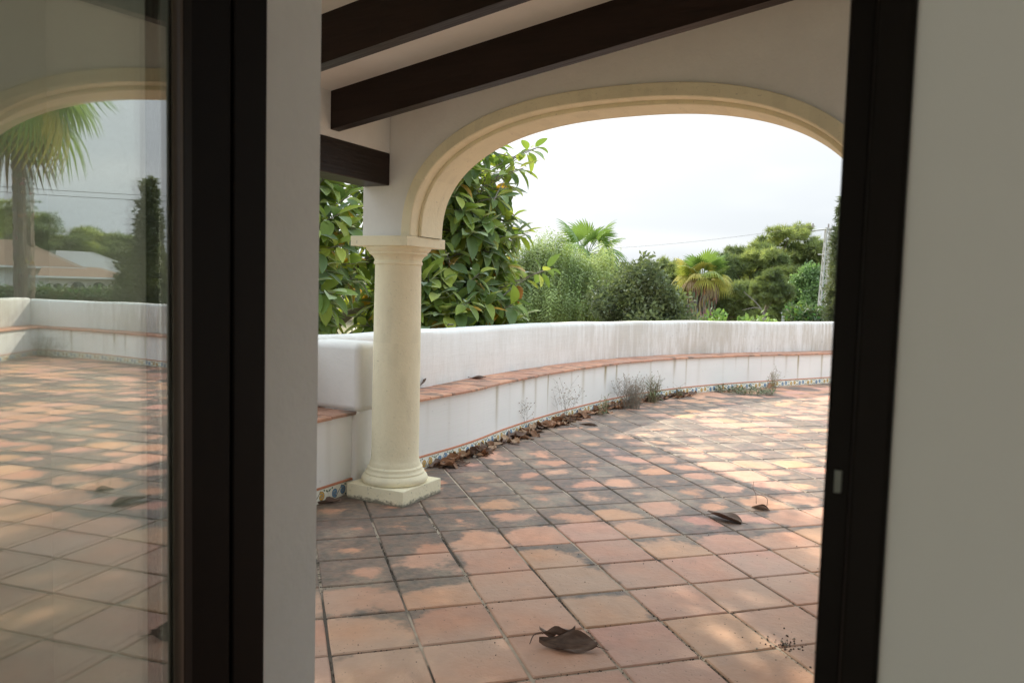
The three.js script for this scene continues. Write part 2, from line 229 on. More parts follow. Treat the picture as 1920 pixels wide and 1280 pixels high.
function terraceWall(name, label, curve, top, seat, s0, s1, wear, lift = 0) {
  const t = thing(name, label, 'wall'), fr = sections(curve, s0, s1, Math.round((s1 - s0) / 0.14)), L = s1, H = 1.1;
  const tops = (s) => top(s / L) + lift + 0.004 * Math.sin(s * 2.1) + 0.003 * Math.sin(s * 5.3 + 1), seats = (s) => seat(s / L) + lift;
  // joints of the seat tiles, used for the drips below them
  const joints = []; for (let s = s0, k = 0; s < s1 - 0.1; k++) { joints.push(s); s += 0.27 + 0.02 * hash(k, 5); } joints.push(s1);
  const drips = joints.map((s, k) => ({ s, w: 0.011 + 0.022 * hash(k, 11), a: 1.3 * Math.pow(hash(k, 12), 2.0), l: 0.2 + 0.5 * hash(k, 13) }));
  const bare = (u, v) => { // weathered limewash of the parapet
    const s = u * (s1 - s0), y = v * H, st = fbm(s * 24, y * 2.2 + 3, 4), fn = fbm(s * 80, y * 14, 3), bl = fbm(s * 1.1 + 5, y * 2 + 1, 3), gr = vn(s * 140, y * 140);
    const w = wear(s), k = clamp(sstep(0.30, 0.80, st * 0.34 * (0.4 + 1.2 * vn(s * 0.9, 40)) + bl * 0.42 + fn * 0.28) * w * 1.15), b = 0.92 + 0.1 * fbm(s * 4, y * 4, 3);
    const spot = sstep(0.8, 0.9, fbm(s * 22, y * 22, 2)) * 0.2 * w, dirt = [0.40, 0.345, 0.265];
    let c = [0.81 * b, 0.79 * b, 0.755 * b].map((x, q) => lerp(x, dirt[q] * (0.75 + 0.5 * fn), k * 0.85)); return c.map((x) => x * (1 - spot) * (0.97 + 0.06 * gr));
  };
  const face = (u, v) => { // bench front: drips of dirty water under the joints
    const s = s0 + u * (s1 - s0), y = v * 0.6; let k = 0; const j = Math.floor((s - s0) / 0.28);
    for (let q = Math.max(0, j - 3); q < Math.min(drips.length, j + 4); q++) { const d = drips[q], w = d.w * (0.7 + 0.6 * vn(y * 8, q * 7)), x = (s - d.s - 0.008 * (vn(y * 6, q) - 0.5)) / w; k = Math.max(k, d.a * Math.exp(-x * x) * sstep(d.l * 1.4 * (0.6 + 0.5 * vn(s * 120, 3)), 0, 0.5 - y)); }
    const st = fbm(s * 40, y * 3, 3), b = 0.93 + 0.09 * fbm(s * 3, y * 4, 3), sp = sstep(0.84, 0.92, fbm(s * 26, y * 26, 2)) * 0.12;
    k = clamp(k * (0.6 + 0.8 * st)); return [lerp(0.82, 0.40, k) * b * (1 - sp), lerp(0.80, 0.33, k) * b * (1 - sp), lerp(0.765, 0.21, k) * b * (1 - sp)];
  };
  const mp = mat([1, 1, 1], 0.92, { map: colorTex(2048, 256, bare), bumpMap: plasterBump, bumpScale: 0.0025 }), mf = mat([1, 1, 1], 0.9, { map: colorTex(2048, 256, face), bumpMap: plasterBump, bumpScale: 0.0018 });
  const D = 0.355, T = 0.20, u = (s) => (s - s0) / (s1 - s0);
  mesh('parapet', sweep(fr, (f) => { const h = tops(f.s) + 0.008 * (vn(f.s * 2.3, 7) - 0.5), w = (y) => 0.009 * (vn(f.s * 2.6, y) - 0.5); return [[D + w(1), -0.02], [D + w(1.5), h * 0.7], [D + w(3), h - 0.05], [D + 0.008 + w(3), h - 0.022], [D + 0.03, h - 0.005], [D + 0.06, h], [D + T - 0.05, h], [D + T - 0.015, h - 0.012], [D + T, h - 0.045], [D + T, -1.7]]; }, (s, y, o) => [u(s), clamp(y / H, 0.01, 0.99)]), mp, t);
  mesh('bench_front', sweep(fr, (f) => [[0, -0.02], [0, seats(f.s) - 0.022], [D - 0.003, seats(f.s) - 0.022], [D - 0.003, -0.02]], (s, y) => [u(s), clamp(y / 0.6, 0.01, 0.99)]), mf, t);
  for (let k = 0; k + 1 < joints.length; k++) for (const [o0, o1] of [[-0.028, 0.158], [0.164, D - 0.002]]) {
    const a = joints[k] + 0.003, b = joints[k + 1] - 0.003, dz = (hash(k, o0 > 0 ? 3 : 4) - 0.5) * 0.004;
    mesh('seat_tile', sweep(sections(curve, a, b, 3), (f) => { const h = seats(f.s) + dz; return [[o0, h - 0.021], [o0, h - 0.006], [o0 + 0.006, h], [o1 - 0.004, h], [o1, h - 0.004], [o1, h - 0.021]]; }, (s, y, o) => [s * 2 + k * 0.37, o * 2 + k * 0.21]), seatMats[Math.floor(hash(k, o0 > 0 ? 1 : 2) * 4)], t);
  }
  for (let s = s0, k = 0; s < s1 - 0.05; s += 0.2, k++) {
    const a = s + 0.0015, b = Math.min(s1, s + 0.1985);
    mesh('skirting_tile', sweep(sections(curve, a, b, 2), () => [[-0.010, 0.002], [-0.010, 0.084], [-0.008, 0.087], [-0.0005, 0.087], [-0.0005, 0.002]], (q, y) => [(q - a) / 0.2, y / 0.087]), scrollMats[k % 2], t);
  }
  mesh('clay_trim', sweep(fr, () => [[-0.013, 0.089], [-0.013, 0.097], [-0.008, 0.101], [-0.0005, 0.101], [-0.0005, 0.089]]), clayEdge, t);
  return t;
}
const RL = runCurve.getLength(), SL = sideCurve.getLength();
terraceWall('terrace_wall', 'long curved white parapet with terracotta tiled bench sweeping round the terrace', runCurve, (k) => lerp(1.0, 0.955, sstep(0.2, 0.9, k)), (k) => lerp(0.537, 0.484, sstep(0.2, 0.9, k)), 0.02, RL - 0.01, (s) => lerp(0.34, 0.74, sstep(5.0, 10.5, s)));
terraceWall('terrace_wall', 'straight sunlit parapet with bench at the right hand corner of the terrace, seen in the glass', sideCurve, () => 0.968, () => 0.486, 0.02, SL, () => 0.85, 0.004);
{
  const a = houseThing('bench_armrest', 'white plastered armrest block with rounded edge across the bench behind the column', 'armrest', -3.36, 0, -4.07);
  mesh('arm_block', rbox(-0.21, 0.215, 0.53, 0.985, -0.13, 0.12, 0.048, 6), plaster, a);
  mesh('pier', rbox(-0.1, 0.195, -0.02, 0.545, -0.125, 0.115, 0.03, 4), plaster, a);
}

// ------------------------------------------------------------------ house: door wall, room, porch with arch
const house = houseThing('house', 'white plastered villa with beamed porch and cream trimmed arch', 'house');
const AC = -1.455, AW = 1.25, AR = 0.677, AS = 1.664, AN = 2.4; // arch centre, half width, rise, springing
const archPt = (t, o = 0) => { const c = Math.cos(t), s = Math.sin(t), f = (v) => Math.sign(v) * Math.pow(Math.abs(v), 2 / AN), e = 1e-3; const P = (q) => [AC + AW * f(Math.cos(q)), AS + AR * f(Math.sin(q))]; const p = P(t), a = P(Math.max(0, t - 0.02)), b = P(Math.min(Math.PI, t + 0.02)); let tx = b[0] - a[0], ty = b[1] - a[1]; const l = Math.hypot(tx, ty) || 1; tx /= l; ty /= l; let nx = ty, ny = -tx; if (t < 0.03) { nx = 1; ny = 0; } if (t > Math.PI - 0.03) { nx = -1; ny = 0; } return [p[0] + nx * o, p[1] + ny * o]; };
const ceil = (x) => 2.415 + 0.155 * (x + 2.896);
{
  const sh = new THREE.Shape(); sh.moveTo(-3.1, AS); sh.lineTo(-3.1, ceil(-3.1) + 0.05); sh.lineTo(3.2, ceil(3.2) + 0.05); sh.lineTo(3.2, -0.02); sh.lineTo(0.35, -0.02); sh.lineTo(0.35, AS);
  for (let k = 0; k <= 90; k++) { const p = archPt((k / 90) * Math.PI, 0.035); sh.lineTo(p[0], Math.max(AS, p[1])); }
  sh.closePath();
  const g = new THREE.ExtrudeGeometry(sh, { depth: 0.30, bevelEnabled: false, steps: 1 }); g.translate(0, 0, -4.212);
  mesh('arch_wall', uvMetres(g), plaster, house);
  // moulded cream archivolt
  const prof = [[0.0, -4.216], [0.0, -3.985], [0.004, -3.981], [0.020, -3.981], [0.022, -3.983], [0.022, -3.899], [0.027, -3.893], [0.088, -3.893], [0.092, -3.897], [0.092, -3.9], [0.092, -3.9115], [0.04, -3.9115], [0.04, -4.216]];
  const P = [], N = 110, put = (v) => P.push(...v), at = (k, m) => { const t = (k / N) * Math.PI, p = archPt(t, prof[m][0]); return [p[0], Math.max(AS + 0.001, p[1]), prof[m][1]]; };
  for (let k = 0; k < N; k++) for (let m = 0; m < prof.length; m++) { const q = (m + 1) % prof.length, A = at(k, m), B = at(k, q), C = at(k + 1, m), D = at(k + 1, q);[A, C, B, B, C, D].forEach(put); }
  const ag = new THREE.BufferGeometry(); ag.setAttribute('position', new THREE.Float32BufferAttribute(P, 3)); ag.computeVertexNormals();
  mesh('archivolt', uvMetres(toCreasedNormals(ag, 0.5)), cream, house);
  // ceiling slab, eave beam with wall above it, rafters
  const slope = (x0, x1, y0f, y1f, z0, z1) => { const g = new THREE.BoxGeometry(x1 - x0, 1, z1 - z0, 1, 1, 1), p = g.attributes.position; for (let k = 0; k < p.count; k++) { const x = p.getX(k) + (x0 + x1) / 2, z = p.getZ(k) + (z0 + z1) / 2; p.setXYZ(k, x, p.getY(k) < 0 ? y0f(x) : y1f(x), z); } g.computeVertexNormals(); return uvMetres(g); };
  mesh('ceiling', slope(-3.35, 3.3, ceil, (x) => ceil(x) + 0.22, -4.5, -1.119), plaster, house);
  const eb = mesh('eave_beam', rbox(-3.1, -2.896, 1.97, 2.166, -3.909, -1.1, 0.008), beamWood, house);
  mesh('eave_wall', box(-3.098, -2.9, 2.167, ceil(-2.9) + 0.03, -3.909, -1.1), plaster, house);
  for (const z of [-3.4, -2.652, -1.9]) { const low = (x) => ceil(x) - 0.207; mesh('roof_beam', slope(-2.899, 3.2, low, (x) => ceil(x) + 0.01, z - 0.035, z + 0.035), beamWood, house); }
  // door wall with the opening
  mesh('door_wall', [kbox(-0.014, 3.3, -0.02, 3.6, -1.475, -1.05), kbox(-0.082, -0.0142, -0.02, 2.24, -1.475, -1.262), kbox(-2.0, -1.303, -0.02, 3.6, -1.475, -1.2985), kbox(-2.0, -1.366, -0.02, 3.6, -1.2983, -1.05), kbox(-1.3658, -0.0142, 2.24, 3.6, -1.4745, -1.0505)], plaster, house);
  mesh('inner_plaster', [kbox(-0.0135, 3.0, 0, 2.6, -1.0498, -1.043)], innerWall, house);
  // room around the camera; unseen left opening added to light the inner wall
  mesh('room_wall', [kbox(-2.0, -1.7, 0, 3.2, -1.0498, 0.55), kbox(-2.0, -1.7, 2.4, 3.2, 0.5502, 3.8), kbox(-2.0, -1.7, 0, 3.2, 3.8002, 4.4), kbox(-1.6998, 3.3, 0, 3.2, 4.1, 4.4), kbox(3.0, 3.3, 0, 3.2, -1.0498, 4.0998)], innerWall, house);
  mesh('room_ceiling', kbox(-2.0, 3.3, 2.6, 2.9, -1.0496, 4.4), innerWall, house);
  mesh('room_floor', kbox(-2.0, 3.3, -0.3, 0.015, -1.48, 4.4), mat([0.36, 0.33, 0.29], 0.5, { bumpMap: clayBump, bumpScale: 0.003 }), house);
}
function column(x, z, label) {
  const c = houseThing('porch_column', label, 'column', x, 0, z, 'porch columns');
  const pg = rbox(-0.217, 0.217, -0.008, 0.098, -0.217, 0.217, 0.005); { const n = pg.attributes.normal, u = pg.attributes.uv; for (let k = 0; k < u.count; k++) if (n.getY(k) > 0.5) u.setY(k, u.getY(k) + 0.5); }
  mesh('plinth', pg, plinthCream, c);
  const pr = [[0.0, 0.097], [0.19, 0.097], [0.205, 0.102], [0.2125, 0.115], [0.2125, 0.128], [0.206, 0.143], [0.194, 0.153], [0.191, 0.156], [0.191, 0.166], [0.188, 0.170], [0.182, 0.175], [0.178, 0.184], [0.178, 0.196], [0.174, 0.20], [0.166, 0.205], [0.164, 0.212], [0.164, 0.222], [0.159, 0.232], [0.1545, 0.25], [0.1525, 0.29], [0.1525, 0.6], [0.151, 0.9], [0.149, 1.2], [0.146, 1.485], [0.147, 1.49], [0.1535, 1.494], [0.1545, 1.503], [0.1535, 1.511], [0.149, 1.515], [0.151, 1.525], [0.159, 1.54], [0.173, 1.552], [0.183, 1.557], [0.185, 1.562], [0.185, 1.568], [0.193, 1.574], [0.203, 1.585], [0.208, 1.597], [0.208, 1.602], [0, 1.602]];
  const g = toCreasedNormals(new THREE.LatheGeometry(pr.map((p) => new THREE.Vector2(...p)), 64).toNonIndexed(), 0.55), uv = g.attributes.uv, ps = g.attributes.position;
  for (let k = 0; k < uv.count; k++) uv.setXY(k, uv.getX(k) * 0.95, ps.getY(k));
  mesh('shaft', g, cream, c);
  mesh('abacus', rbox(-0.214, 0.214, 1.6015, 1.6628, -0.214, 0.214, 0.004), cream, c);
}
column(-2.931, -4.062, 'cream round column on square plinth carrying the left end of the arch');
column(0.02, -4.062, 'cream round column carrying the right end of the arch');

// ------------------------------------------------------------------ door frame and open glazed leaf
{
  const f = houseThing('door_frame', 'dark brown door frame with metal strike plate lining the opening', 'door frame');
  mesh('hinge_jamb', [krbox(-1.365, -1.300, 0.016, 2.239, -1.196, -1.062, 0.004), krbox(-1.365, -1.298, 0.016, 2.239, -1.297, -1.2015, 0.004)], darkFrame, f);
  mesh('weather_strip', kbox(-1.34, -1.306, 0.016, 2.239, -1.2014, -1.1962), sealBlack, f);
  mesh('strike_jamb', [krbox(-0.0575, -0.0143, 0.016, 2.239, -1.10, -1.030, 0.005)], brownFrame, f);
  mesh('rebate_jamb', [krbox(-0.0915, -0.0577, 0.016, 2.239, -1.2605, -1.085, 0.004), kbox(-0.0576, -0.0146, 0.016, 2.239, -1.2605, -1.1003)], darkFrame, f);
  mesh('head_jamb', krbox(-1.298, -0.092, 2.16, 2.238, -1.255, -1.07, 0.004), darkFrame, f);
  mesh('strike_plate', krbox(-0.079, -0.0695, 1.163, 1.186, -1.0848, -1.0795, 0.0012), mat([0.22, 0.23, 0.21], 0.55, { metalness: 0.3 }), f);
}
{
  const yaw = -(Math.PI / 2 + 0.004), hinge = [-0.5205, -1.172]; // leaf runs from the hinge towards the room
  const n = [1, 0.004], D = -0.5025, off = hinge[0] * n[0] + hinge[1] * n[1] - D; // local z of the outer glass face
  const d = thing('glass_door', 'dark framed double glazed door leaf standing open at the left, mirroring the terrace', 'door', [hinge[0], 0, hinge[1]], yaw);
  const z0 = off, W = 0.93, HT = 2.15; // camera side is -z
  const stile = (x0, x1, y0, y1) => rbox(x0, x1, y0, y1, z0 - 0.012, z0 + 0.045, 0.004);
  mesh('hinge_stile', stile(0.0, 0.032, 0.03, HT), darkFrame, d);
  mesh('free_stile', stile(W - 0.08, W, 0.03, HT), darkFrame, d);
  mesh('bottom_rail', stile(0.0322, W - 0.0802, 0.03, 0.12), darkFrame, d);
  mesh('top_rail', stile(0.0322, W - 0.0802, HT - 0.085, HT), darkFrame, d);
  const bead = new THREE.Shape(); bead.moveTo(0, 0); bead.lineTo(0.0, 0.0105); bead.quadraticCurveTo(0.008, 0.010, 0.0135, 0.0025); bead.lineTo(0.0135, 0);
  const bg = new THREE.ExtrudeGeometry(bead, { depth: HT - 0.21, bevelEnabled: false, curveSegments: 6 }); bg.rotateX(-Math.PI / 2); // x stays, y->-z, depth->y
  bg.translate(0.0322, 0.1205, z0 - 0.001); mesh('glazing_bead', uvMetres(bg), mat([0.085, 0.06, 0.043], 0.35), d);  // bead paler than the frame: its lit highlight is put into the colour
  const pane = (z, tilt, t) => { const g = new THREE.BoxGeometry(W - 0.112, HT - 0.215, 0.004); g.rotateY(tilt); g.translate(W / 2 - 0.022, HT / 2 + 0.018, z + t); return g; };
  mesh('outer_pane', pane(z0 + 0.002, 0, 0), glassPane, d);
  mesh('inner_pane', pane(z0 + 0.020, 0.003, 0), glassPane, d);
  mesh('spacer', [box(0.036, 0.0445, 0.12, HT - 0.09, z0 + 0.0045, z0 + 0.0155)], mat([0.25, 0.25, 0.24], 0.5, { metalness: 0.6 }), d);
}

// ------------------------------------------------------------------ foliage tools
const leafMat = (c, tr = 0.4, rough = 0.95) => mat(c, 0.95, { transmission: tr, thickness: 0 });
function leafGeo(len, wid, n, fold, bend, tip = 1.4, twist = 0) { // a leaf along +x, midrib at z = 0, upper side +y
  const P = [], row = (k) => { const t = k / n, w = wid * 0.5 * Math.pow(Math.sin(Math.PI * Math.pow(t, 0.85)), 0.75) * (t > 0.8 ? Math.pow((1 - t) / 0.2, 1 / tip * 0.6) : 1), x = len * (t - bend * bend * t * t * t * 0.15), y = -bend * len * t * t * 0.5, a = twist * t; return [[x, y + fold * w * Math.cos(a), -w], [x, y, 0], [x, y + fold * w * Math.cos(a) + Math.sin(a) * w, w]]; };
  for (let k = 0; k < n; k++) { const A = row(k), B = row(k + 1);[[A[0], A[1], B[1]], [A[0], B[1], B[0]], [A[1], A[2], B[2]], [A[1], B[2], B[1]]].forEach((t) => t.forEach((v) => P.push(...v))); }
  const g = new THREE.BufferGeometry(); g.setAttribute('position', new THREE.Float32BufferAttribute(P, 3)); g.computeVertexNormals();
  return toCreasedNormals(g, 1.2);
}
const basis = (X, up, pos, s) => { const x = X.clone().normalize(), z = x.clone().cross(up).normalize(), y = z.clone().cross(x); const sx = Array.isArray(s) ? s : [s, s, s]; return new THREE.Matrix4().makeBasis(x.multiplyScalar(sx[0]), y.multiplyScalar(sx[1]), z.multiplyScalar(sx[2])).setPosition(pos); };
const rdir = () => { const z = rr(-1, 1), a = rr(0, 6.283), r = Math.sqrt(1 - z * z); return V(r * Math.cos(a), z, r * Math.sin(a)); };
function scatter(name, geo, m, list, parent, kind = 'stuff') { // list of [matrix, tint]
  const o = shade(new THREE.InstancedMesh(geo, m, list.length)), c = new THREE.Color(); o.name = parent ? name : numbered(name);
  list.forEach(([mx, t], k) => { o.setMatrixAt(k, mx); o.setColorAt(k, c.setRGB(...(t || [1, 1, 1]))); });
  if (kind) o.userData.kind = kind; (parent || scene).add(o); return o;
}
function clumpGeo(n, len, wid, spread, bend = 0.5) { const l = []; for (let k = 0; k < n; k++) { const g = leafGeo(len * rr(0.7, 1.15), wid, 2, 0.25, bend); g.applyMatrix4(basis(rdir(), rdir(), rdir().multiplyScalar(spread * Math.cbrt(rnd())), 1)); l.push(g); } return merge(l); }
function needleGeo(n, len, wid) { const P = []; for (let k = 0; k < n; k++) { const d = rdir(); d.y = Math.abs(d.y) * 0.9 - 0.15; d.normalize(); const s = d.clone().cross(rdir()).normalize().multiplyScalar(wid / 2), e = d.clone().multiplyScalar(len * rr(0.7, 1.1)), o = d.clone().multiplyScalar(len * 0.12); P.push(o.x + s.x, o.y + s.y, o.z + s.z, o.x - s.x, o.y - s.y, o.z - s.z, e.x, e.y, e.z); } const g = new THREE.BufferGeometry(); g.setAttribute('position', new THREE.Float32BufferAttribute(P, 3)); g.computeVertexNormals(); return g; }
function inBlobs(blobs, n, shell = 0.55) { // points in uneven blobs [x, y, z, rx, ry, rz]
  const out = [], w = blobs.map((b) => Math.pow(b[3] * b[4] * b[5], 0.72)), sum = w.reduce((a, b) => a + b);
  blobs.forEach((b, q) => { const m = Math.round((n * w[q]) / sum); for (let k = 0; k < m; k++) { const d = rdir(), ph = vn(d.x * 2.5 + b[0] * 7, d.y * 2.5 + d.z * 3 + q * 11), r = Math.pow(rr(shell ** 3, 1), 1 / 3) * (0.66 + 0.62 * ph); out.push([V(b[0] + d.x * r * b[3], b[1] + d.y * r * b[4], b[2] + d.z * r * b[5]), d, r]); } });
  return out;
}
const pineTuft = needleGeo(26, 0.30, 0.034), fineTuft = needleGeo(22, 0.2, 0.03);
const leafClump = clumpGeo(9, 0.17, 0.085, 0.2), bigClump = clumpGeo(8, 0.3, 0.16, 0.34), smallClump = clumpGeo(12, 0.085, 0.05, 0.13);
const greenMat = leafMat([1, 1, 1], 0.46, 0.65), barkTone = colorTex(256, 256, (u, v) => { const k = 0.5 + fbm(u * 18, v * 5, 4); return [0.17 * k, 0.135 * k, 0.105 * k]; });
const bark = mat([1, 1, 1], 0.95, { map: barkTone, bumpMap: grayTex(256, 256, (u, v) => fbm(u * 24, v * 7, 4)), bumpScale: 0.03 });
const greyBark = mat([0.24, 0.21, 0.18], 0.95);
const GY = -1.6;
function tree(name, label, x, z, blobs, o) {
  const t = thing(name, label, 'tree', [x, GY, z], 0, o.group), loc = blobs.map(([a, b, c, ...r]) => [a - x, b - GY, c - z, ...r]);
  const pads = []; if (o.pads) loc.forEach((b) => { for (let k = 0; k < o.pads; k++) { const d = rdir(); d.y = d.y * 0.8 + 0.25; d.normalize(); const r = rr(0.45, 1.08), q = rr(0.26, 0.46); pads.push([b[0] + d.x * b[3] * r, b[1] + d.y * b[4] * r, b[2] + d.z * b[5] * r, b[3] * q, b[4] * q * (o.flat ?? 0.8), b[5] * q]); } });
  const list = inBlobs(o.pads ? pads : loc, o.n, o.shell ?? 0.5).map(([p, d, r]) => {
    const k = 0.72 + 0.5 * rnd(), w = clamp(fbm(p.x * 0.9 + 5, p.y * 0.9 + p.z, 2) * 1.6 - 0.4), c = o.tone[0].map((v, q) => lerp(v, o.tone[1][q], w) * k);
    return [basis(rdir().lerp(o.droop ? V(0, -1, 0) : d, o.lean ?? 0.4), V(0, 1, 0).addScaledVector(rdir(), 0.6), p, (o.size ?? 1) * rr(0.7, 1.3)), c];
  });
  const limbs = [], base = V(0, 0, 0), fork = V(o.fork?.[0] ?? 0, o.fork?.[1] ?? 1.6, o.fork?.[2] ?? 0);
  limbs.push(taper([base, V(fork.x * 0.3, fork.y * 0.5, fork.z * 0.4), fork], o.r, o.r * 0.75));
  for (const b of loc) { const e = V(b[0], b[1], b[2]); limbs.push(taper([fork, fork.clone().lerp(e, 0.5).add(V(rr(-0.2, 0.2), 0.1, rr(-0.2, 0.2))), e], o.r * 0.55, o.r * 0.14, 8, 5)); }
  mesh('trunk', limbs, o.bark ?? bark, t);
  const cr = scatter('crown', o.geo ?? leafClump, o.mat ?? greenMat, list, t); return t;
}
// ------------------------------------------------------------------ rubber fig beyond the wall
{
  const F = thing('rubber_fig_tree', 'large rubber fig with big glossy leaves overhanging the wall behind the column', 'tree', [-3.0, GY, -9.2]);
  const O = V(-3.0, GY, -9.2), leaves = [], twigs = [];
  const kinds = [0, 1, 2].map((k) => leafGeo(1, [0.46, 0.42, 0.5][k], 5, [0.42, 0.6, 0.3][k], [0.35, 0.6, 0.2][k], 1.5));
  const tones = [[0.11, 0.19, 0.03], [0.17, 0.27, 0.036], [0.25, 0.36, 0.042], [0.36, 0.46, 0.05], [0.50, 0.56, 0.07], [0.66, 0.38, 0.03], [0.48, 0.20, 0.04]];
  const mats = tones.map((c, k) => mat(c, 0.92, { transmission: 0.55, thickness: 0, clearcoat: 0.6, clearcoatRoughness: 0.35 }));
  function rosette(p, d, n, sc) {
    const a0 = rr(0, 6.28), side = d.clone().cross(Math.abs(d.y) > 0.9 ? V(1, 0, 0) : V(0, 1, 0)).normalize(), oth = side.clone().cross(d);
    for (let k = 0; k < n; k++) {
      const a = a0 + k * 2.4, t = k / n, out = side.clone().multiplyScalar(Math.cos(a)).addScaledVector(oth, Math.sin(a));
      const dir = d.clone().multiplyScalar(lerp(-0.15, 1.1, t)).addScaledVector(out, lerp(1, 0.5, t)).add(V(0, rr(-0.7, 0.05), 0)).normalize();
      const pos = p.clone().addScaledVector(d, (t - 1) * 0.24 * sc).addScaledVector(out, 0.02);
      const up = V(0, 1, 0).addScaledVector(d, 0.4).addScaledVector(rdir(), 0.4), L = rr(0.20, 0.30) * sc;
      let q = rnd(); const tone = q < 0.022 ? 5 : q < 0.029 ? 6 : Math.min(4, Math.floor(5 * Math.pow(rnd(), 1.1) * (0.75 + 0.4 * vn(p.x * 2, p.y * 2 + p.z)) ));
      leaves.push({ m: basis(dir, up, pos.clone().sub(O), L), pos, tone, kind: Math.floor(rnd() * 3), dir });
    }
    twigs.push([p.clone().addScaledVector(d, -0.5 * sc), p]);
  }
  // hull of the crown, in the world; the first ones face the terrace
  const hull = [[-2.9, 2.7, -9.1, 2.3, 2.5, 1.9], [-2.5, 1.7, -7.6, 1.0, 1.35, 0.8], [-1.0, 2.45, -9.1, 0.85, 1.35, 0.9], [-0.95, 1.05, -8.9, 0.8, 0.75, 0.75], [-1.6, 4.0, -9.2, 1.35, 1.1, 1.3], [-3.6, 4.2, -8.2, 1.6, 1.2, 1.5], [-0.42, 2.0, -9.35, 0.5, 0.75, 0.6], [-0.36, 1.0, -9.25, 0.52, 0.6, 0.6]];
  const okPlace = (p) => { const [hx, hz] = toHouse(p.x, p.z); return hx < -3.92 && nearRun(p.x, p.z) > 0.68 && p.y > 0.55; };
  hull.forEach((b, q) => inBlobs([b], [190, 205, 140, 200, 110, 70, 62, 78][q], 0.6).forEach(([p, d]) => { if (okPlace(p)) rosette(p, d.clone().add(V(0.15, 0.25, 0.3)).normalize(), 8 + Math.floor(rnd() * 4), rr(0.85, 1.15)); }));
  inBlobs(hull, 60, 0.1).forEach(([p, d]) => { if (okPlace(p)) rosette(p, rdir(), 7, 1); });
  // shoots that reach out to the right
  for (const [from, to, n] of [[[-0.95, 2.4, -9.0], [0.25, 3.02, -9.15], 5], [[-0.8, 2.3, -9.0], [0.08, 2.76, -9.05], 4], [[-0.9, 1.8, -9.0], [0.16, 2.02, -9.1], 4], [[-0.75, 1.1, -8.95], [0.44, 1.62, -9.15], 4], [[-0.8, 1.0, -8.95], [0.14, 1.05, -9.1], 4], [[-0.9, 0.8, -8.9], [0.12, 0.86, -9.05], 4], [[-0.9, 2.8, -9.1], [-0.15, 3.4, -9.2], 4]]) {
    const A = V(...from), B = V(...to), d = B.clone().sub(A).normalize(); twigs.push([A, B]);
    for (let k = 0; k < n; k++) { const t = lerp(0.35, 1, k / (n - 1)), p = A.clone().lerp(B, t); rosette(p, d.clone().addScaledVector(rdir(), k === n - 1 ? 0.15 : 0.8).normalize(), k === n - 1 ? 10 : 5, 0.85); }
  }
  // those that show largest become single leaves
  const cam = new THREE.PerspectiveCamera(47.65, 1.5); cam.position.copy(camera.position); cam.rotation.copy(camera.rotation); cam.updateMatrixWorld();
  leaves.forEach((l) => { const q = l.pos.clone().project(cam), X = (q.x + 1) * 960, Y = (1 - q.y) * 640, win = (X > 600 && X < 685 && Y > 350 && Y < 640) || (X > 790 && X < 1050 && Y > 250 && Y < 625); l.key = (win ? 0 : 1000) + l.pos.distanceTo(camera.position); });
  leaves.sort((a, b) => a.key - b.key);
  leaves.forEach((l, k) => { if (k < 300) { const o = mesh('leaf', kinds[l.kind], mats[l.tone], F); o.applyMatrix4(l.m); } });
  const restMat = mat([1, 1, 1], 0.92, { transmission: 0.55, thickness: 0, clearcoat: 0.6, clearcoatRoughness: 0.35 });
  for (let q = 0; q < 3; q++) scatter('foliage', kinds[q], restMat, leaves.slice(300).filter((l) => l.kind === q).map((l) => [l.m, tones[l.tone]]), F);
  const root = V(0, 0, 0), crotch = V(0.2, 1.9, 0.1), b = [taper([root, V(0.1, 0.9, 0), crotch], 0.2, 0.14)];
  const heads = hull.map((h) => V(h[0], h[1] - 0.2, h[2]).sub(O)); heads.forEach((h) => b.push(taper([crotch, crotch.clone().lerp(h, 0.5).add(V(0, 0.2, 0)), h], 0.085, 0.03, 8, 6)));
  twigs.forEach(([p, q], k) => { const a = p.clone().sub(O), e = q.clone().sub(O); b.push(taper([a, a.clone().lerp(e, 0.5).add(V(0, 0.015, 0)), e], 0.008, 0.004, 3, 4)); if (k % 6 === 0) { let best = heads[0]; heads.forEach((h) => { if (h.distanceTo(a) < best.distanceTo(a)) best = h; }); b.push(taper([best, best.clone().lerp(a, 0.5).add(V(0, -0.1, 0)), a], 0.022, 0.009, 5, 4)); } });
  mesh('branches', b, greyBark, F);
}
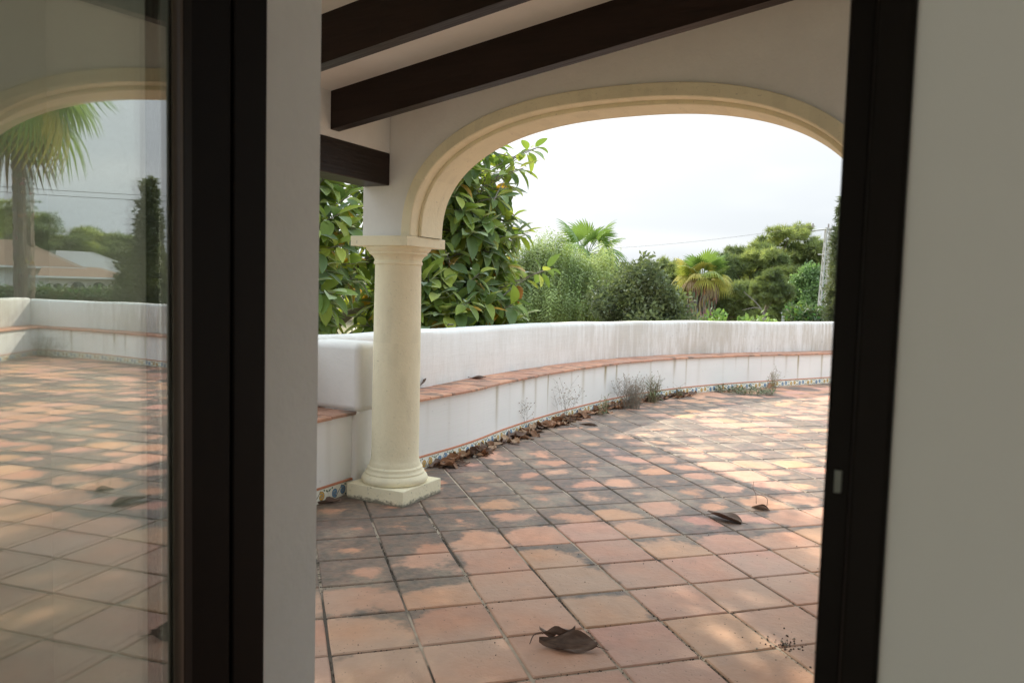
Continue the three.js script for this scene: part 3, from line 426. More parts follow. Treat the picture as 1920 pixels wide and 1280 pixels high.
// ------------------------------------------------------------------ trees and palms beyond the terrace
const pineTone = [[0.15, 0.20, 0.055], [0.43, 0.48, 0.125]];
tree('aleppo_pine', 'tallest pine with layered yellow green crowns at the right behind the wall', 13.2, -39.8, [[13.9, 4.25, -39.6, 1.25, 0.65, 1.2], [15.1, 3.7, -39.5, 0.9, 0.7, 0.9], [12.7, 3.5, -39.8, 1.3, 0.6, 1.2], [14.4, 3.0, -39.3, 1.3, 0.7, 1.2], [13.0, 2.3, -39.2, 1.6, 0.9, 1.4], [14.9, 1.6, -39.2, 1.2, 0.9, 1.2], [13.2, 0.8, -39.6, 1.9, 1.0, 1.4]], { n: 3400, r: 0.22, fork: [0.1, 2.4, 0], tone: pineTone, geo: pineTuft, size: 1.0, pads: 15, group: 'pines beyond the wall' });
tree('aleppo_pine', 'broad pine with bright rounded crown between the palm and the small pine', 11.0, -36.5, [[11.6, 3.1, -36.3, 1.0, 0.6, 1.0], [10.2, 2.8, -36.5, 1.1, 0.6, 1.0], [11.0, 2.3, -36.2, 1.5, 0.75, 1.2], [9.6, 2.0, -36.4, 1.0, 0.7, 1.0], [11.9, 1.6, -36.4, 1.3, 0.9, 1.1], [10.3, 1.0, -36.6, 1.5, 1.0, 1.2], [12.6, 0.4, -36.6, 1.3, 1.0, 1.1]], { n: 3200, r: 0.2, fork: [0, 2.3, 0], tone: pineTone, geo: pineTuft, pads: 15, group: 'pines beyond the wall' });
tree('aleppo_pine', 'small pale pine on a bare trunk in front of the larger pines', 9.2, -28.5, [[9.45, 2.0, -28.4, 0.42, 0.34, 0.4], [9.2, 1.62, -28.4, 0.5, 0.3, 0.45], [9.75, 1.55, -28.4, 0.48, 0.32, 0.45], [9.5, 1.3, -28.4, 0.6, 0.26, 0.5]], { n: 900, r: 0.085, fork: [0.08, 2.4, 0], tone: [[0.09, 0.13, 0.035], [0.22, 0.27, 0.06]], geo: pineTuft, size: 0.62, pads: 12, bark: greyBark, group: 'pines beyond the wall' });
tree('aleppo_pine', 'dark rounded pine in the gap left of the near palm', 8.9, -44.0, [[8.4, 2.7, -44, 1.0, 0.75, 1.0], [9.6, 2.7, -44, 0.8, 0.7, 1.0], [7.3, 2.1, -44.2, 1.1, 0.9, 1.0], [9.2, 1.6, -43.8, 1.7, 1.0, 1.1], [7.6, 0.8, -43.8, 1.8, 1.2, 1.1]], { n: 2300, r: 0.2, fork: [0, 2.6, 0], tone: pineTone, geo: pineTuft, pads: 15, group: 'pines beyond the wall' });
tree('aleppo_pine', 'dark pine mass in the shade behind the small pine', 10.6, -33.5, [[10.2, 1.0, -33.5, 1.5, 1.0, 1.0], [11.9, 1.0, -33.4, 1.2, 1.0, 1.0], [9.2, 0.4, -33.3, 1.2, 0.9, 0.9], [11.2, -0.2, -33, 1.7, 0.8, 0.9]], { n: 1700, r: 0.16, fork: [0, 1.9, 0], tone: pineTone, geo: pineTuft, pads: 15, group: 'pines beyond the wall' });
tree('poplar_tree', 'fresh green broadleaf tree beside the lattice pole', 12.2, -31.9, [[12.2, 1.9, -31.8, 0.55, 0.7, 0.5], [12.0, 1.1, -31.8, 0.7, 0.8, 0.6], [12.4, 0.3, -31.7, 0.7, 0.7, 0.6]], { n: 900, r: 0.1, fork: [0, 2.2, 0], tone: [[0.13, 0.23, 0.06], [0.26, 0.40, 0.12]], geo: leafClump, size: 0.95, pads: 14, flat: 1 });
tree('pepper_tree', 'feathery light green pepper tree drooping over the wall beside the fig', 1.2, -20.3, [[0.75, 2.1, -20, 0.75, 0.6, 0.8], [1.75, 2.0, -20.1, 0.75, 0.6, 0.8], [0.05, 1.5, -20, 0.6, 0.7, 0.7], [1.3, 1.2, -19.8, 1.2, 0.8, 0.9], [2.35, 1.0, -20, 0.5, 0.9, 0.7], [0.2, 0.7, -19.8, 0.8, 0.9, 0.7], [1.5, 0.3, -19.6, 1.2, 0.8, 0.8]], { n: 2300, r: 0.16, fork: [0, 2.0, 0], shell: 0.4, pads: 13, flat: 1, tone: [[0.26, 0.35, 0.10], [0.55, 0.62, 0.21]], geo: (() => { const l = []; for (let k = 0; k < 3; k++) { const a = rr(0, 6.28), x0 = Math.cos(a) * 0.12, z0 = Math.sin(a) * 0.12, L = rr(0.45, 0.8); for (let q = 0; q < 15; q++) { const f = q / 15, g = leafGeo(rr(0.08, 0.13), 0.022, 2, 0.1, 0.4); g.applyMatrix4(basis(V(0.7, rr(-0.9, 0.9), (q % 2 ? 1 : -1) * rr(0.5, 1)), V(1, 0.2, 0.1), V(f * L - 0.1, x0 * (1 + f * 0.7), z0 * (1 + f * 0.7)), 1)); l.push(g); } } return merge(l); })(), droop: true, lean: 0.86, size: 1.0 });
tree('citrus_tree', 'dark dense round tree with small leaves between the two palms', 3.05, -17.9, [[2.9, 1.5, -17.8, 0.6, 0.55, 0.6], [2.5, 1.0, -17.8, 0.6, 0.7, 0.6], [3.4, 0.9, -17.7, 0.65, 0.65, 0.6], [3.0, 0.4, -17.5, 1.05, 0.7, 0.7], [3.7, 0.3, -17.7, 0.5, 0.6, 0.6], [2.9, -0.3, -17.5, 1.2, 0.7, 0.7]], { n: 2400, r: 0.1, fork: [0, 1.6, 0], tone: [[0.07, 0.10, 0.035], [0.19, 0.23, 0.075]], geo: leafClump, size: 0.7, pads: 16, flat: 1 });
tree('fig_bush', 'low bright green fig bush just above the wall right of the near palm', 4.6, -17.2, [[4.55, 0.68, -17.2, 0.28, 0.22, 0.25], [5.15, 0.6, -17.2, 0.26, 0.2, 0.25], [5.6, 0.62, -17.3, 0.24, 0.22, 0.25], [5.0, 0.2, -17.2, 0.8, 0.35, 0.4]], { n: 190, r: 0.04, fork: [0, 1.5, 0], tone: [[0.17, 0.30, 0.05], [0.34, 0.46, 0.10]], geo: leafClump, size: 0.8 });
// far wood that closes the view
{
  const l = [], spot = []; for (let k = 0; k < 5200; k++) { const az = rr(-0.75, 1.35), r = rr(62, 72), hgt = 2.1 + 1.6 * vn(az * 14, 3) + 0.9 * vn(az * 45, 9), y = GY + hgt * Math.pow(rnd(), 0.7) * 1.35, x = Math.sin(az) * r, z = -Math.cos(az) * r; const w = clamp(fbm(az * 30, y, 2) * 1.5 - 0.3), c = [lerp(0.05, 0.13, w), lerp(0.075, 0.16, w), lerp(0.03, 0.045, w)].map((v) => v * rr(0.7, 1.2)); l.push([basis(rdir(), V(0, 1, 0), V(x, y, z), rr(2.2, 4.2)), c]); }
  const o = scatter('far_woodland', pineTuft, greenMat, l); tag(o, 'far green woodland closing the horizon behind all the trees', 'woodland', null, 'stuff');
}
// leaning bare trunk among the pines
{
  const t = thing('bare_tree', 'leafless grey leaning stems in front of the dark pines', 'tree', [9.15, GY, -27.4]);
  mesh('stems', [taper([V(0, 0, 0), V(-0.05, 1.6, 0), V(-0.35, 2.5, 0), V(-1.0, 3.1, 0)], 0.06, 0.012, 12, 5), taper([V(-0.35, 2.5, 0), V(-0.6, 2.55, 0.1), V(-1.05, 2.45, 0.1)], 0.02, 0.006), taper([V(-0.1, 1.9, 0), V(-0.5, 2.1, 0), V(-0.8, 2.05, 0)], 0.02, 0.006)], greyBark, t);
}
// fan palms
function fanGeo(R, petiole, droop, segs = 26, span = 2.1) {
  const P = [], C = V(petiole, 0, 0);
  for (let k = 0; k < segs; k++) {
    const a = -span + (2 * span * (k + 0.5)) / segs, da = (span / segs) * 1.02, L = R * (0.72 + 0.28 * Math.cos(a * 0.6)) * (0.93 + 0.14 * hash(k, 7)), st = 5, row = (q) => {
      const t = q / st, w = Math.min(1, (1 - t) / 0.42), r = L * t, dr = -droop * R * Math.pow(t, 2.4) - 0.10 * R * Math.abs(Math.sin(a)) * t, mk = (ang, lift) => V(C.x + Math.cos(ang) * r * (1 - 0.18 * droop * t * t), dr + lift, Math.sin(ang) * r * (1 - 0.1 * droop * t * t));
      return [mk(a - da * w, 0), mk(a, 0.030 * R * t * w + 0.004), mk(a + da * w, 0)];
    };
    for (let q = 0; q < st; q++) { const A = row(q), B = row(q + 1);[[A[0], A[1], B[1]], [A[0], B[1], B[0]], [A[1], A[2], B[2]], [A[1], B[2], B[1]]].forEach((t) => t.forEach((v) => P.push(v.x, v.y, v.z))); }
  }
  const g = new THREE.BufferGeometry(); g.setAttribute('position', new THREE.Float32BufferAttribute(P, 3)); g.computeVertexNormals();
  const s = taper([V(0, 0, 0), V(petiole * 0.5, 0.05 * petiole, 0), V(petiole, 0, 0)], 0.022 * R, 0.012 * R, 5, 4).toNonIndexed(); s.deleteAttribute('uv');
  return merge([g, s]);
}
const fanMats = { green: [[0.17, 0.28, 0.05], [0.23, 0.34, 0.06], [0.32, 0.38, 0.06]].map((c) => leafMat(c, 0.42, 0.5)), yellow: [[0.50, 0.46, 0.08], [0.56, 0.48, 0.10]].map((c) => leafMat(c, 0.4, 0.6)), dead: [[0.34, 0.235, 0.14], [0.27, 0.19, 0.12], [0.40, 0.29, 0.18]].map((c) => mat(c, 0.95)) };
const strip = leafGeo(1, 0.09, 4, 0.3, 0.15);
function palm(name, label, x, z, crownY, o) {
  const t = thing(name, label, 'palm', [x, GY, z], 0, 'fan palms'), H = crownY - GY, top = V(o.lean?.[0] ?? 0, H, o.lean?.[1] ?? 0);
  const rings = []; for (let k = 0; k <= 60; k++) { const f = k / 60; rings.push(new THREE.Vector2(o.r * (1.1 - 0.18 * f + (k % 2 ? 0.05 : 0) + (o.flare ? 0.75 * Math.exp(-Math.pow((f - 0.94) / 0.09, 2)) : 0)), H * f)); }
  const tg = new THREE.LatheGeometry(rings, 16), tp = tg.attributes.position; for (let k = 0; k < tp.count; k++) { const f = tp.getY(k) / H, n = 1 + 0.16 * (hash(k, 3) - 0.5); tp.setXYZ(k, tp.getX(k) * n + top.x * f * f, tp.getY(k), tp.getZ(k) * n + top.z * f * f); } tg.computeVertexNormals();
  mesh('trunk', tg, o.trunkMat ?? bark, t);
  const geos = [fanGeo(o.R, o.R * 0.75, 0.25), fanGeo(o.R, o.R * 0.65, 0.75), fanGeo(o.R * 0.95, o.R * 0.6, 1.3, 24, 1.8)];
  for (let k = 0; k < o.fronds; k++) {
    const f = (k + 0.5) / o.fronds, a = k * 2.39996 + (o.spin || 0), el = lerp(1.35, o.low ?? -0.75, Math.pow(f, 0.85)), d = V(Math.cos(a) * Math.cos(el), Math.sin(el), Math.sin(a) * Math.cos(el)), g = geos[el > 0.5 ? 0 : el > -0.15 ? 1 : 2];
    const m = f > (o.yellowFrom ?? 0.62) ? (f > (o.deadFrom ?? 0.9) ? fanMats.dead[k % 3] : rnd() < 0.6 ? fanMats.yellow[k % 2] : fanMats.green[2]) : fanMats.green[Math.floor(rnd() * 2.4)];
    const q = mesh('frond', g, m, t); q.applyMatrix4(basis(d, V(0, 1, 0).addScaledVector(rdir(), 0.25), top.clone().addScaledVector(d, o.r * 0.4).add(V(0, rr(-0.1, 0.05) * o.R, 0)), rr(0.85, 1.12)));
  }
  if (o.skirt) {
    const list = []; for (let k = 0; k < o.skirt; k++) { const a = rr(0, 6.283), f = rnd(), y = H * lerp(o.skirtLow ?? 0.1, 0.985, f), R = o.stub ? o.r * (1.06 - 0.1 * f + 0.75 * Math.exp(-Math.pow((f - 0.94) / 0.09, 2))) : o.r * (1.25 + 0.35 * sstep(0.75, 0.97, f) + 0.1 * rnd()), d = V(Math.cos(a) * rr(0.02, 0.2), -1, Math.sin(a) * rr(0.02, 0.2)); const c = [0.38, 0.29, 0.20].map((v) => v * rr(0.45, 1.15)); list.push([basis(d, V(Math.cos(a), 0, Math.sin(a)).addScaledVector(rdir(), 0.5), V(Math.cos(a) * R + top.x * f, y, Math.sin(a) * R + top.z * f), [(o.stub ? rr(0.08, 0.2) : rr(0.5, 0.95)) * o.R * 0.75, 1 * o.R, o.R * rr(0.5, 1.1)]), c]); }
    scatter('dead_leaf_skirt', strip, mat([1, 1, 1], 0.95), list, t);
  }
  return t;
}
palm('fan_palm', 'stout fan palm with straw brown skirt and yellowing fronds in the middle of the view', 8.05, -33.0, 2.02, { r: 0.44, R: 0.72, fronds: 30, skirt: 1500, yellowFrom: 0.3, deadFrom: 0.9, low: -0.2, spin: 0.6 });
palm('fan_palm', 'tall fan palm with broad green fans rising behind the pepper tree', 2.9, -28.0, 2.72, { r: 0.36, R: 0.86, fronds: 24, skirt: 700, lean: [-0.25, 0], yellowFrom: 0.72, deadFrom: 0.74, low: -0.9, spin: 1.9 });
{ const w = [8.46, -14.72]; palm('fan_palm', 'grey trunked fan palm with hanging fronds, mirrored in the door glass', w[0], w[1], 4.85, { r: 0.17, R: 0.98, fronds: 19, skirt: 520, skirtLow: 0.05, stub: true, flare: true, low: -0.65, yellowFrom: 0.9, deadFrom: 0.97 }); }
// things that only the glass shows, off to the right
tree('cypress_tree', 'tall slim cypress at the right edge by the door frame, also mirrored in the glass', 7.62, -18.05, [[7.64, 3.2, -18.05, 0.2, 0.55, 0.22], [7.65, 2.5, -18.05, 0.29, 0.8, 0.33], [7.68, 1.4, -18, 0.37, 1.1, 0.42], [7.69, 0.2, -18, 0.42, 1.1, 0.46]], { n: 2300, r: 0.08, fork: [0, 1.6, 0], tone: [[0.06, 0.09, 0.03], [0.16, 0.19, 0.06]], geo: fineTuft, size: 0.75, group: 'cypresses' });
tree('cypress_tree', 'shorter dark cypress beside the tall one, mirrored in the door glass', 9.9, -21.4, [[9.9, 1.7, -21.4, 0.26, 0.6, 0.26], [9.9, 0.8, -21.4, 0.38, 0.9, 0.36], [9.9, 0, -21.4, 0.44, 0.9, 0.44]], { n: 800, r: 0.07, fork: [0, 1.4, 0], tone: [[0.06, 0.09, 0.03], [0.16, 0.19, 0.06]], geo: fineTuft, size: 0.8, group: 'cypresses' });
tree('aleppo_pine', 'large pine behind the white house, mirrored left in the door glass', 23.9, -38.7, [[23.9, 3.9, -38.5, 1.9, 1.1, 1.4], [22.5, 2.9, -39.3, 1.3, 0.95, 1.2], [25.5, 3.2, -37.6, 1.9, 1.2, 1.4], [23.9, 2.1, -38.7, 2.2, 1.2, 1.4]], { n: 2600, r: 0.18, fork: [0, 2.6, 0], tone: pineTone, geo: pineTuft, size: 0.9, pads: 14, group: 'pines beyond the wall' });
tree('aleppo_pine', 'row of dark pine crowns right of the white house, mirrored in the door glass', 21.0, -40.4, [[21.2, 3.2, -40.3, 1.2, 0.65, 1], [20.2, 2.9, -40.9, 1.0, 0.6, 1], [22.2, 2.9, -39.8, 1.2, 0.7, 1], [21, 2.1, -40.4, 2.0, 0.9, 1.2]], { n: 1900, r: 0.2, fork: [0, 2.8, 0], tone: pineTone, geo: pineTuft, pads: 15, group: 'pines beyond the wall' });
{
  const h = thing('clipped_hedge', 'green clipped hedge in front of the white house, mirrored in the door glass', 'hedge', [12.7, GY, -23.2]);
  const l = []; for (let k = 0; k < 2600; k++) { const s = rr(-4.2, 3.4), f = rnd(), y = 2.42 * Math.sqrt(rnd()) + 0.1 * vn(s * 3, 1), dx = rr(-0.35, 0.35); const c = [0.10, 0.15, 0.035].map((v) => v * rr(0.6, 1.3)); l.push([basis(rdir(), V(0, 1, 0), V(s * 0.86 + dx * 0.51, y, s * 0.51 - dx * 0.86), rr(0.7, 1.2)), c]); }
  scatter('foliage', leafClump, greenMat, l, h); mesh('stems', [...Array(9)].map((_, k) => taper([V((k - 4.5) * 0.75, 0, (k - 4.5) * 0.52), V((k - 4.5) * 0.75, 1, (k - 4.5) * 0.52), V((k - 4.5) * 0.75 + 0.1, 2.2, (k - 4.5) * 0.52)], 0.04, 0.015)), bark, h);
}
{ // white neighbour house
  const turn = -0.56, hN = thing('neighbour_house', 'low white house with brown tiled hipped roofs and arched windows, mirrored in the door glass', 'house', [18.3, GY, -31.57], turn);
  const white = mat([0.80, 0.79, 0.77], 0.9, { bumpMap: plasterBump, bumpScale: 0.006 }), roofM = mat([1, 1, 1], 0.9, { map: colorTex(256, 256, (u, v) => { const k = 0.55 + 0.35 * Math.abs(Math.sin(u * 75)) + 0.35 * fbm(u * 30, v * 30, 3); return [0.20 * k, 0.125 * k, 0.08 * k]; }) }), dark = mat([0.04, 0.045, 0.05], 0.25);
  mesh('wall', [box(-1.0, 5.4, 0, 3.36, -5, -0.4), box(-2.75, 0.15, 0, 2.98, -0.4, 1.2)], white, hN);
  const hip = (x0, x1, z0, z1, y, rise, rx0, rx1, zr) => { const P = [], A = V(x0, y, z1), B = V(x1, y, z1), C = V(x1, y, z0), D = V(x0, y, z0), R0 = V(rx0, y + rise, zr), R1 = V(rx1, y + rise, zr); const tri = (...t) => t.forEach((v) => P.push(v.x, v.y, v.z)); tri(A, B, R1); tri(A, R1, R0); tri(B, C, R1); tri(C, D, R0); tri(C, R0, R1); tri(D, A, R0); tri(A, D, C); tri(A, C, B); const g = new THREE.BufferGeometry(); g.setAttribute('position', new THREE.Float32BufferAttribute(P, 3)); g.computeVertexNormals(); return uvMetres(g); };
  mesh('roof', hip(-1.35, 5.8, -5.3, -0.05, 3.38, 1.12, 0.9, 5.0, -2.6), roofM, hN);
  mesh('wing_roof', hip(-3.0, 0.4, -0.4, 1.5, 3.0, 0.42, -1.9, 0.2, -0.3), roofM, hN);
  mesh('cornice', [box(-1.4, 5.85, 3.3, 3.379, -0.06, 0.02), box(-3.03, 0.43, 2.93, 2.999, 1.44, 1.53)], white, hN);
  { const s = new THREE.Shape(); s.moveTo(-4.0, 0); s.lineTo(-4.0, 3.45); s.lineTo(-1.9, 4.22); s.lineTo(-0.4, 4.22); s.lineTo(-0.4, 0); const g = new THREE.ExtrudeGeometry(s, { depth: 3, bevelEnabled: false }); g.translate(0, 0, -8.6); mesh('gable_wall', uvMetres(g), white, hN); }
  for (const [cx, w] of [[-2.35, 0.34], [-1.75, 0.5], [-1.0, 0.5], [-0.3, 0.34]]) { const s = new THREE.Shape(); s.moveTo(-w / 2, 0); s.lineTo(w / 2, 0); s.lineTo(w / 2, 0.55); s.absarc(0, 0.55, w / 2, 0, Math.PI, false); const g = new THREE.ExtrudeGeometry(s, { depth: 0.05, bevelEnabled: false }); g.translate(cx, 2.0, 1.17); const wd = mesh('window', uvMetres(g), dark, hN); mesh('frame', [box(cx - 0.015, cx + 0.015, 2.0, 2.55, 1.222, 1.24)], white, wd); }
}


// ------------------------------------------------------------------ lattice pole with cables
{
  const t = thing('lattice_pole', 'pale grey lattice power pole with crossarm rising past the trees at the right', 'pole', [10.36, GY, -26.0]), m = mat([0.50, 0.49, 0.46], 0.8), bars = [];
  const H = 5.3, w = (y) => lerp(0.15, 0.07, y / H), bar = (a, b, r) => taper([a, a.clone().lerp(b, 0.5), b], r, r, 2, 4), lx = (y) => 0.1 * y / H;
  for (const [a, b] of [[1, 1], [1, -1], [-1, 1], [-1, -1]]) mesh('leg', bar(V(a * w(0), 0, b * w(0)), V(a * w(H) + lx(H), H, b * w(H)), 0.026), m, t);
  for (let k = 0; k < 22; k++) { const y0 = (k / 22) * H, y1 = ((k + 1) / 22) * H, s = k % 2 ? 1 : -1; for (const f of [-1, 1]) { bars.push(bar(V(s * w(y0) + lx(y0), y0, f * w(y0)), V(-s * w(y1) + lx(y1), y1, f * w(y1)), 0.016)); bars.push(bar(V(f * w(y0) + lx(y0), y0, s * w(y0)), V(f * w(y1) + lx(y1), y1, -s * w(y1)), 0.016)); } }
  mesh('lattice_bars', bars, m, t); mesh('crossarm', bar(V(-0.45, H - 0.12, 0), V(0.55, H + 0.02, 0), 0.025), m, t); mesh('crossarm', bar(V(-0.2, H - 0.9, 0), V(0.4, H - 0.9, 0), 0.02), m, t);
  for (const x of [-0.42, 0.1, 0.5]) mesh('insulator', new THREE.CylinderGeometry(0.025, 0.03, 0.13, 8).translate(x, H + 0.06, 0), mat([0.35, 0.3, 0.27], 0.4), t);
}
const cableMat = mat([0.10, 0.10, 0.10], 0.8);
const sag = (a, b, d) => { const p = []; for (let k = 0; k <= 8; k++) { const t = k / 8; p.push(V(lerp(a[0], b[0], t), lerp(a[1], b[1], t) - d * 4 * t * (1 - t), lerp(a[2], b[2], t))); } return p; };
tag(mesh('power_cable', tube(sag([10.0, 3.75, -26.0], [-3, 4.4, -52], 0.6), 0.005, 24, 4), cableMat), 'thin power cable running left from the lattice pole above the pines', 'cable', 'power cables');
tag(mesh('power_cable', tube(sag([28.5, 5.7, -34.8], [17.45, 5.78, -41.15], 0.1), 0.013, 24, 4), cableMat), 'upper thin cable crossing the mirrored sky in the door glass', 'cable', 'power cables');
tag(mesh('power_cable', tube(sag([28.5, 5.45, -34.8], [17.45, 5.52, -41.15], 0.1), 0.013, 24, 4), cableMat), 'lower thin cable crossing the mirrored sky in the door glass', 'cable', 'power cables');
for (const [x, z, h, c, l] of [[11.2, -32.0, 2.25, [0.7, 0.7, 0.68], 'pale thin post above the wall below the pines'], [12.0, -31.4, 2.3, [0.5, 0.42, 0.36], 'brown weathered post above the wall near the lattice pole']]) { const t = thing('garden_post', l, 'post', [x, GY, z], 0, 'posts behind the wall'); mesh('shaft', rbox(-0.05, 0.05, 0, h, -0.05, 0.05, 0.01), mat(c, 0.9), t); mesh('cap', rbox(-0.08, 0.08, h, h + 0.07, -0.08, 0.08, 0.015), mat(c, 0.9), t); }

// ------------------------------------------------------------------ fallen leaves, twigs and weeds
const dryTone = (a, b) => colorTex(128, 128, (u, v) => { const k = fbm(u * 9, v * 9, 4), rib = Math.exp(-Math.pow((v - 0.5) / 0.02, 2)) * 0.3 + 0.12 * Math.abs(Math.sin((u + Math.abs(v - 0.5)) * 60)); return a.map((x, q) => lerp(x, b[q], k) * (0.85 + rib)); });
const dryMats = [[[0.20, 0.10, 0.055], [0.34, 0.19, 0.11]], [[0.26, 0.12, 0.06], [0.42, 0.22, 0.12]], [[0.12, 0.07, 0.05], [0.22, 0.14, 0.10]], [[0.34, 0.20, 0.12], [0.48, 0.33, 0.21]]].map(([a, b]) => mat([1, 1, 1], 0.72, { map: dryTone(a, b) }));
const darkDry = mat([1, 1, 1], 0.6, { map: dryTone([0.075, 0.044, 0.03], [0.21, 0.135, 0.095]) });
function curlLeaf(len, wid, roll, bend, wave = 0.1, n = 9, m = 6) { // a dry leaf rolled about its midrib
  const P = [], U = [], at = (i, j) => { const t = i / n, s = (j / m) * 2 - 1, w = wid * 0.5 * Math.pow(Math.sin(Math.PI * clamp(0.02 + t * 0.96)), 0.7), a = s * roll * (0.6 + 0.6 * t), r = roll > 0.05 ? w / roll : 1, x = len * (t - 0.5), yb = bend * len * (4 * (t - 0.5) ** 2) * 0.5; return [x, yb + (roll > 0.05 ? r * (1 - Math.cos(a)) : 0) + wave * wid * Math.sin(t * 9 + s * 4) * Math.abs(s), roll > 0.05 ? r * Math.sin(a) : s * w, t, (s + 1) / 2]; };
  for (let i = 0; i < n; i++) for (let j = 0; j < m; j++) [at(i, j), at(i, j + 1), at(i + 1, j), at(i + 1, j), at(i, j + 1), at(i + 1, j + 1)].forEach((v) => { P.push(v[0], v[1], v[2]); U.push(v[3], v[4]); });
  const g = new THREE.BufferGeometry(); g.setAttribute('position', new THREE.Float32BufferAttribute(P, 3)); g.setAttribute('uv', new THREE.Float32BufferAttribute(U, 2)); g.computeVertexNormals(); return toCreasedNormals(g, 1);
}
const rest = (g, y = 0.001) => { g.computeBoundingBox(); g.translate(0, y - g.boundingBox.min.y, 0); return g; };
function fallen(name, label, geo, stalk, m, pos, turn, group) { const t = thing(name, label, 'leaf', pos, turn, group); mesh('blade', geo, m, t); if (stalk) mesh('stalk', stalk, m, t); return t; }
{ // the big one close by: a wide boat with a lifted flap and a hooked stalk
  const g = curlLeaf(0.27, 0.135, 0.95, 0.16, 0.12, 14, 8); g.rotateX(0.5); rest(g, 0.0015);
  const l2 = curlLeaf(0.17, 0.08, 0.5, 0.35, 0.2, 10, 6); l2.rotateX(-0.9); l2.rotateY(0.2); rest(l2, 0.025); l2.translate(-0.05, 0, -0.03);
  fallen('dry_leaf', 'large curled brown leaf with hooked stalk lying closest on the tiles', merge([g, l2]), [taper([V(-0.125, 0.055, -0.02), V(-0.16, 0.05, 0.0), V(-0.178, 0.012, 0.02)], 0.0035, 0.002), taper([V(0.12, 0.02, 0.0), V(0.16, 0.016, 0.01), V(0.185, 0.012, 0.02)], 0.003, 0.0015)], darkDry, [0.245, 0, -2.86], -0.12).scale.setScalar(0.82);
}
{ const g = curlLeaf(0.23, 0.15, 1.05, 0.05, 0.03, 12, 8); g.rotateX(-0.15); g.rotateZ(-0.12); rest(g); fallen('dry_leaf', 'dark folded leaf standing like a wedge farther out on the tiles', g, [taper([V(0.105, 0.012, 0.005), V(0.13, 0.01, 0.006), V(0.155, 0.012, 0.01)], 0.003, 0.002)], darkDry, [1.315, 0, -4.6], -0.75); }
{ const g = curlLeaf(0.12, 0.09, 2.4, 0.02, 0.02, 8, 10); rest(g); fallen('dry_leaf', 'small rolled leaf with a long wiry stalk on the tiles', g, [taper([V(-0.03, 0.03, 0), V(-0.045, 0.09, -0.02), V(-0.06, 0.12, -0.01), V(-0.065, 0.165, -0.03)], 0.002, 0.0012), taper([V(0.04, 0.03, 0), V(0.035, 0.075, -0.01), V(-0.04, 0.09, -0.02)], 0.002, 0.0012)], dryMats[2], [1.615, 0, -4.85], -0.7); }
{ const g = curlLeaf(0.2, 0.07, 2.2, 0.03, 0.02); rest(g); fallen('dry_leaf', 'dark rolled leaf lying apart in front of the leaf drift', g, null, darkDry, [0.8, 0, -7.78], -0.45); }
{ const g = curlLeaf(0.17, 0.1, 0.9, 0.15, 0.05); rest(g); fallen('dry_leaf', 'dark leaf lying on the bench seat right of the column', g, null, darkDry, [-0.31, 0.538, -7.0], 0.3); }
{ const g = curlLeaf(0.15, 0.09, 0.7, 0.3, 0.05); g.rotateZ(0.5); rest(g); fallen('dry_leaf', 'dark leaf tilted on the bench seat just beside the column', g, null, darkDry, [-0.74, 0.538, -6.25], 0.6); }
{ const g = curlLeaf(0.21, 0.14, 0.8, 0.2, 0.1); g.rotateX(1.0); rest(g); fallen('dry_leaf', 'dark broad leaf propped between the plinth and the skirting', g, null, darkDry, [-1.19, 0, -5.0], 0.7); }
{ const g = curlLeaf(0.19, 0.09, 1.2, 0.15, 0.1); rest(g); fallen('dry_leaf', 'brown leaf on the floor left of the column plinth', g, null, dryMats[2], [-1.14, 0, -4.72], 0.3); }
{ // drift of leaves along the skirting
  const gs = [...Array(9)].map((_, k) => rest(curlLeaf(rr(0.13, 0.2), rr(0.07, 0.11), rr(0.4, 1.7), rr(0, 0.35), rr(0.05, 0.25), 8, 6)));
  for (let k = 0; k < 180; k++) {
    const d = Math.pow(rnd(), 1.15), s = lerp(3.35, 8.9, d) + (k % 7 === 0 ? rr(0, 2.6) : 0), dens = 0.35 + 0.65 * vn(s * 2.2, 4); if (rnd() > dens + 0.25) continue;
    const f = sections(runCurve, s, s + 0.01, 1)[0], o = -0.035 - Math.abs(rr(-1, 1) * rr(0, 1)) * 0.17, up = o > -0.1 ? rr(0, 0.025) : 0.0;
    const q = Math.floor(rnd() * 4), tone = ['brown', 'rust red', 'dark', 'pale tan'][q], spot = s < 4.6 ? 'at the column end of the drift on the skirting' : s < 6.2 ? 'in the thick middle of the drift by the spindly weeds' : s < 8.4 ? 'in the thin drift before the bushy dry weed' : 'scattered beyond the grass tuft along the skirting';
    const t = thing('dry_leaf', `${tone} curled leaf ${spot}`, 'leaf', [f.x + f.nx * o, up, f.z + f.nz * o], rr(0, 6.28), 'leaf drift along the skirting'); t.rotation.x = rr(-0.35, 0.35); t.rotation.z = rr(-0.3, 0.3); t.scale.setScalar(rr(0.8, 1.15)); mesh('blade', gs[k % 9], dryMats[q], t);
  }
}
const strawMat = mat([0.30, 0.25, 0.16], 0.95), greyStraw = mat([0.25, 0.215, 0.165], 0.95), weedGreen = leafMat([0.15, 0.19, 0.06], 0.3, 0.7), seedMat = mat([0.33, 0.25, 0.18], 0.95);
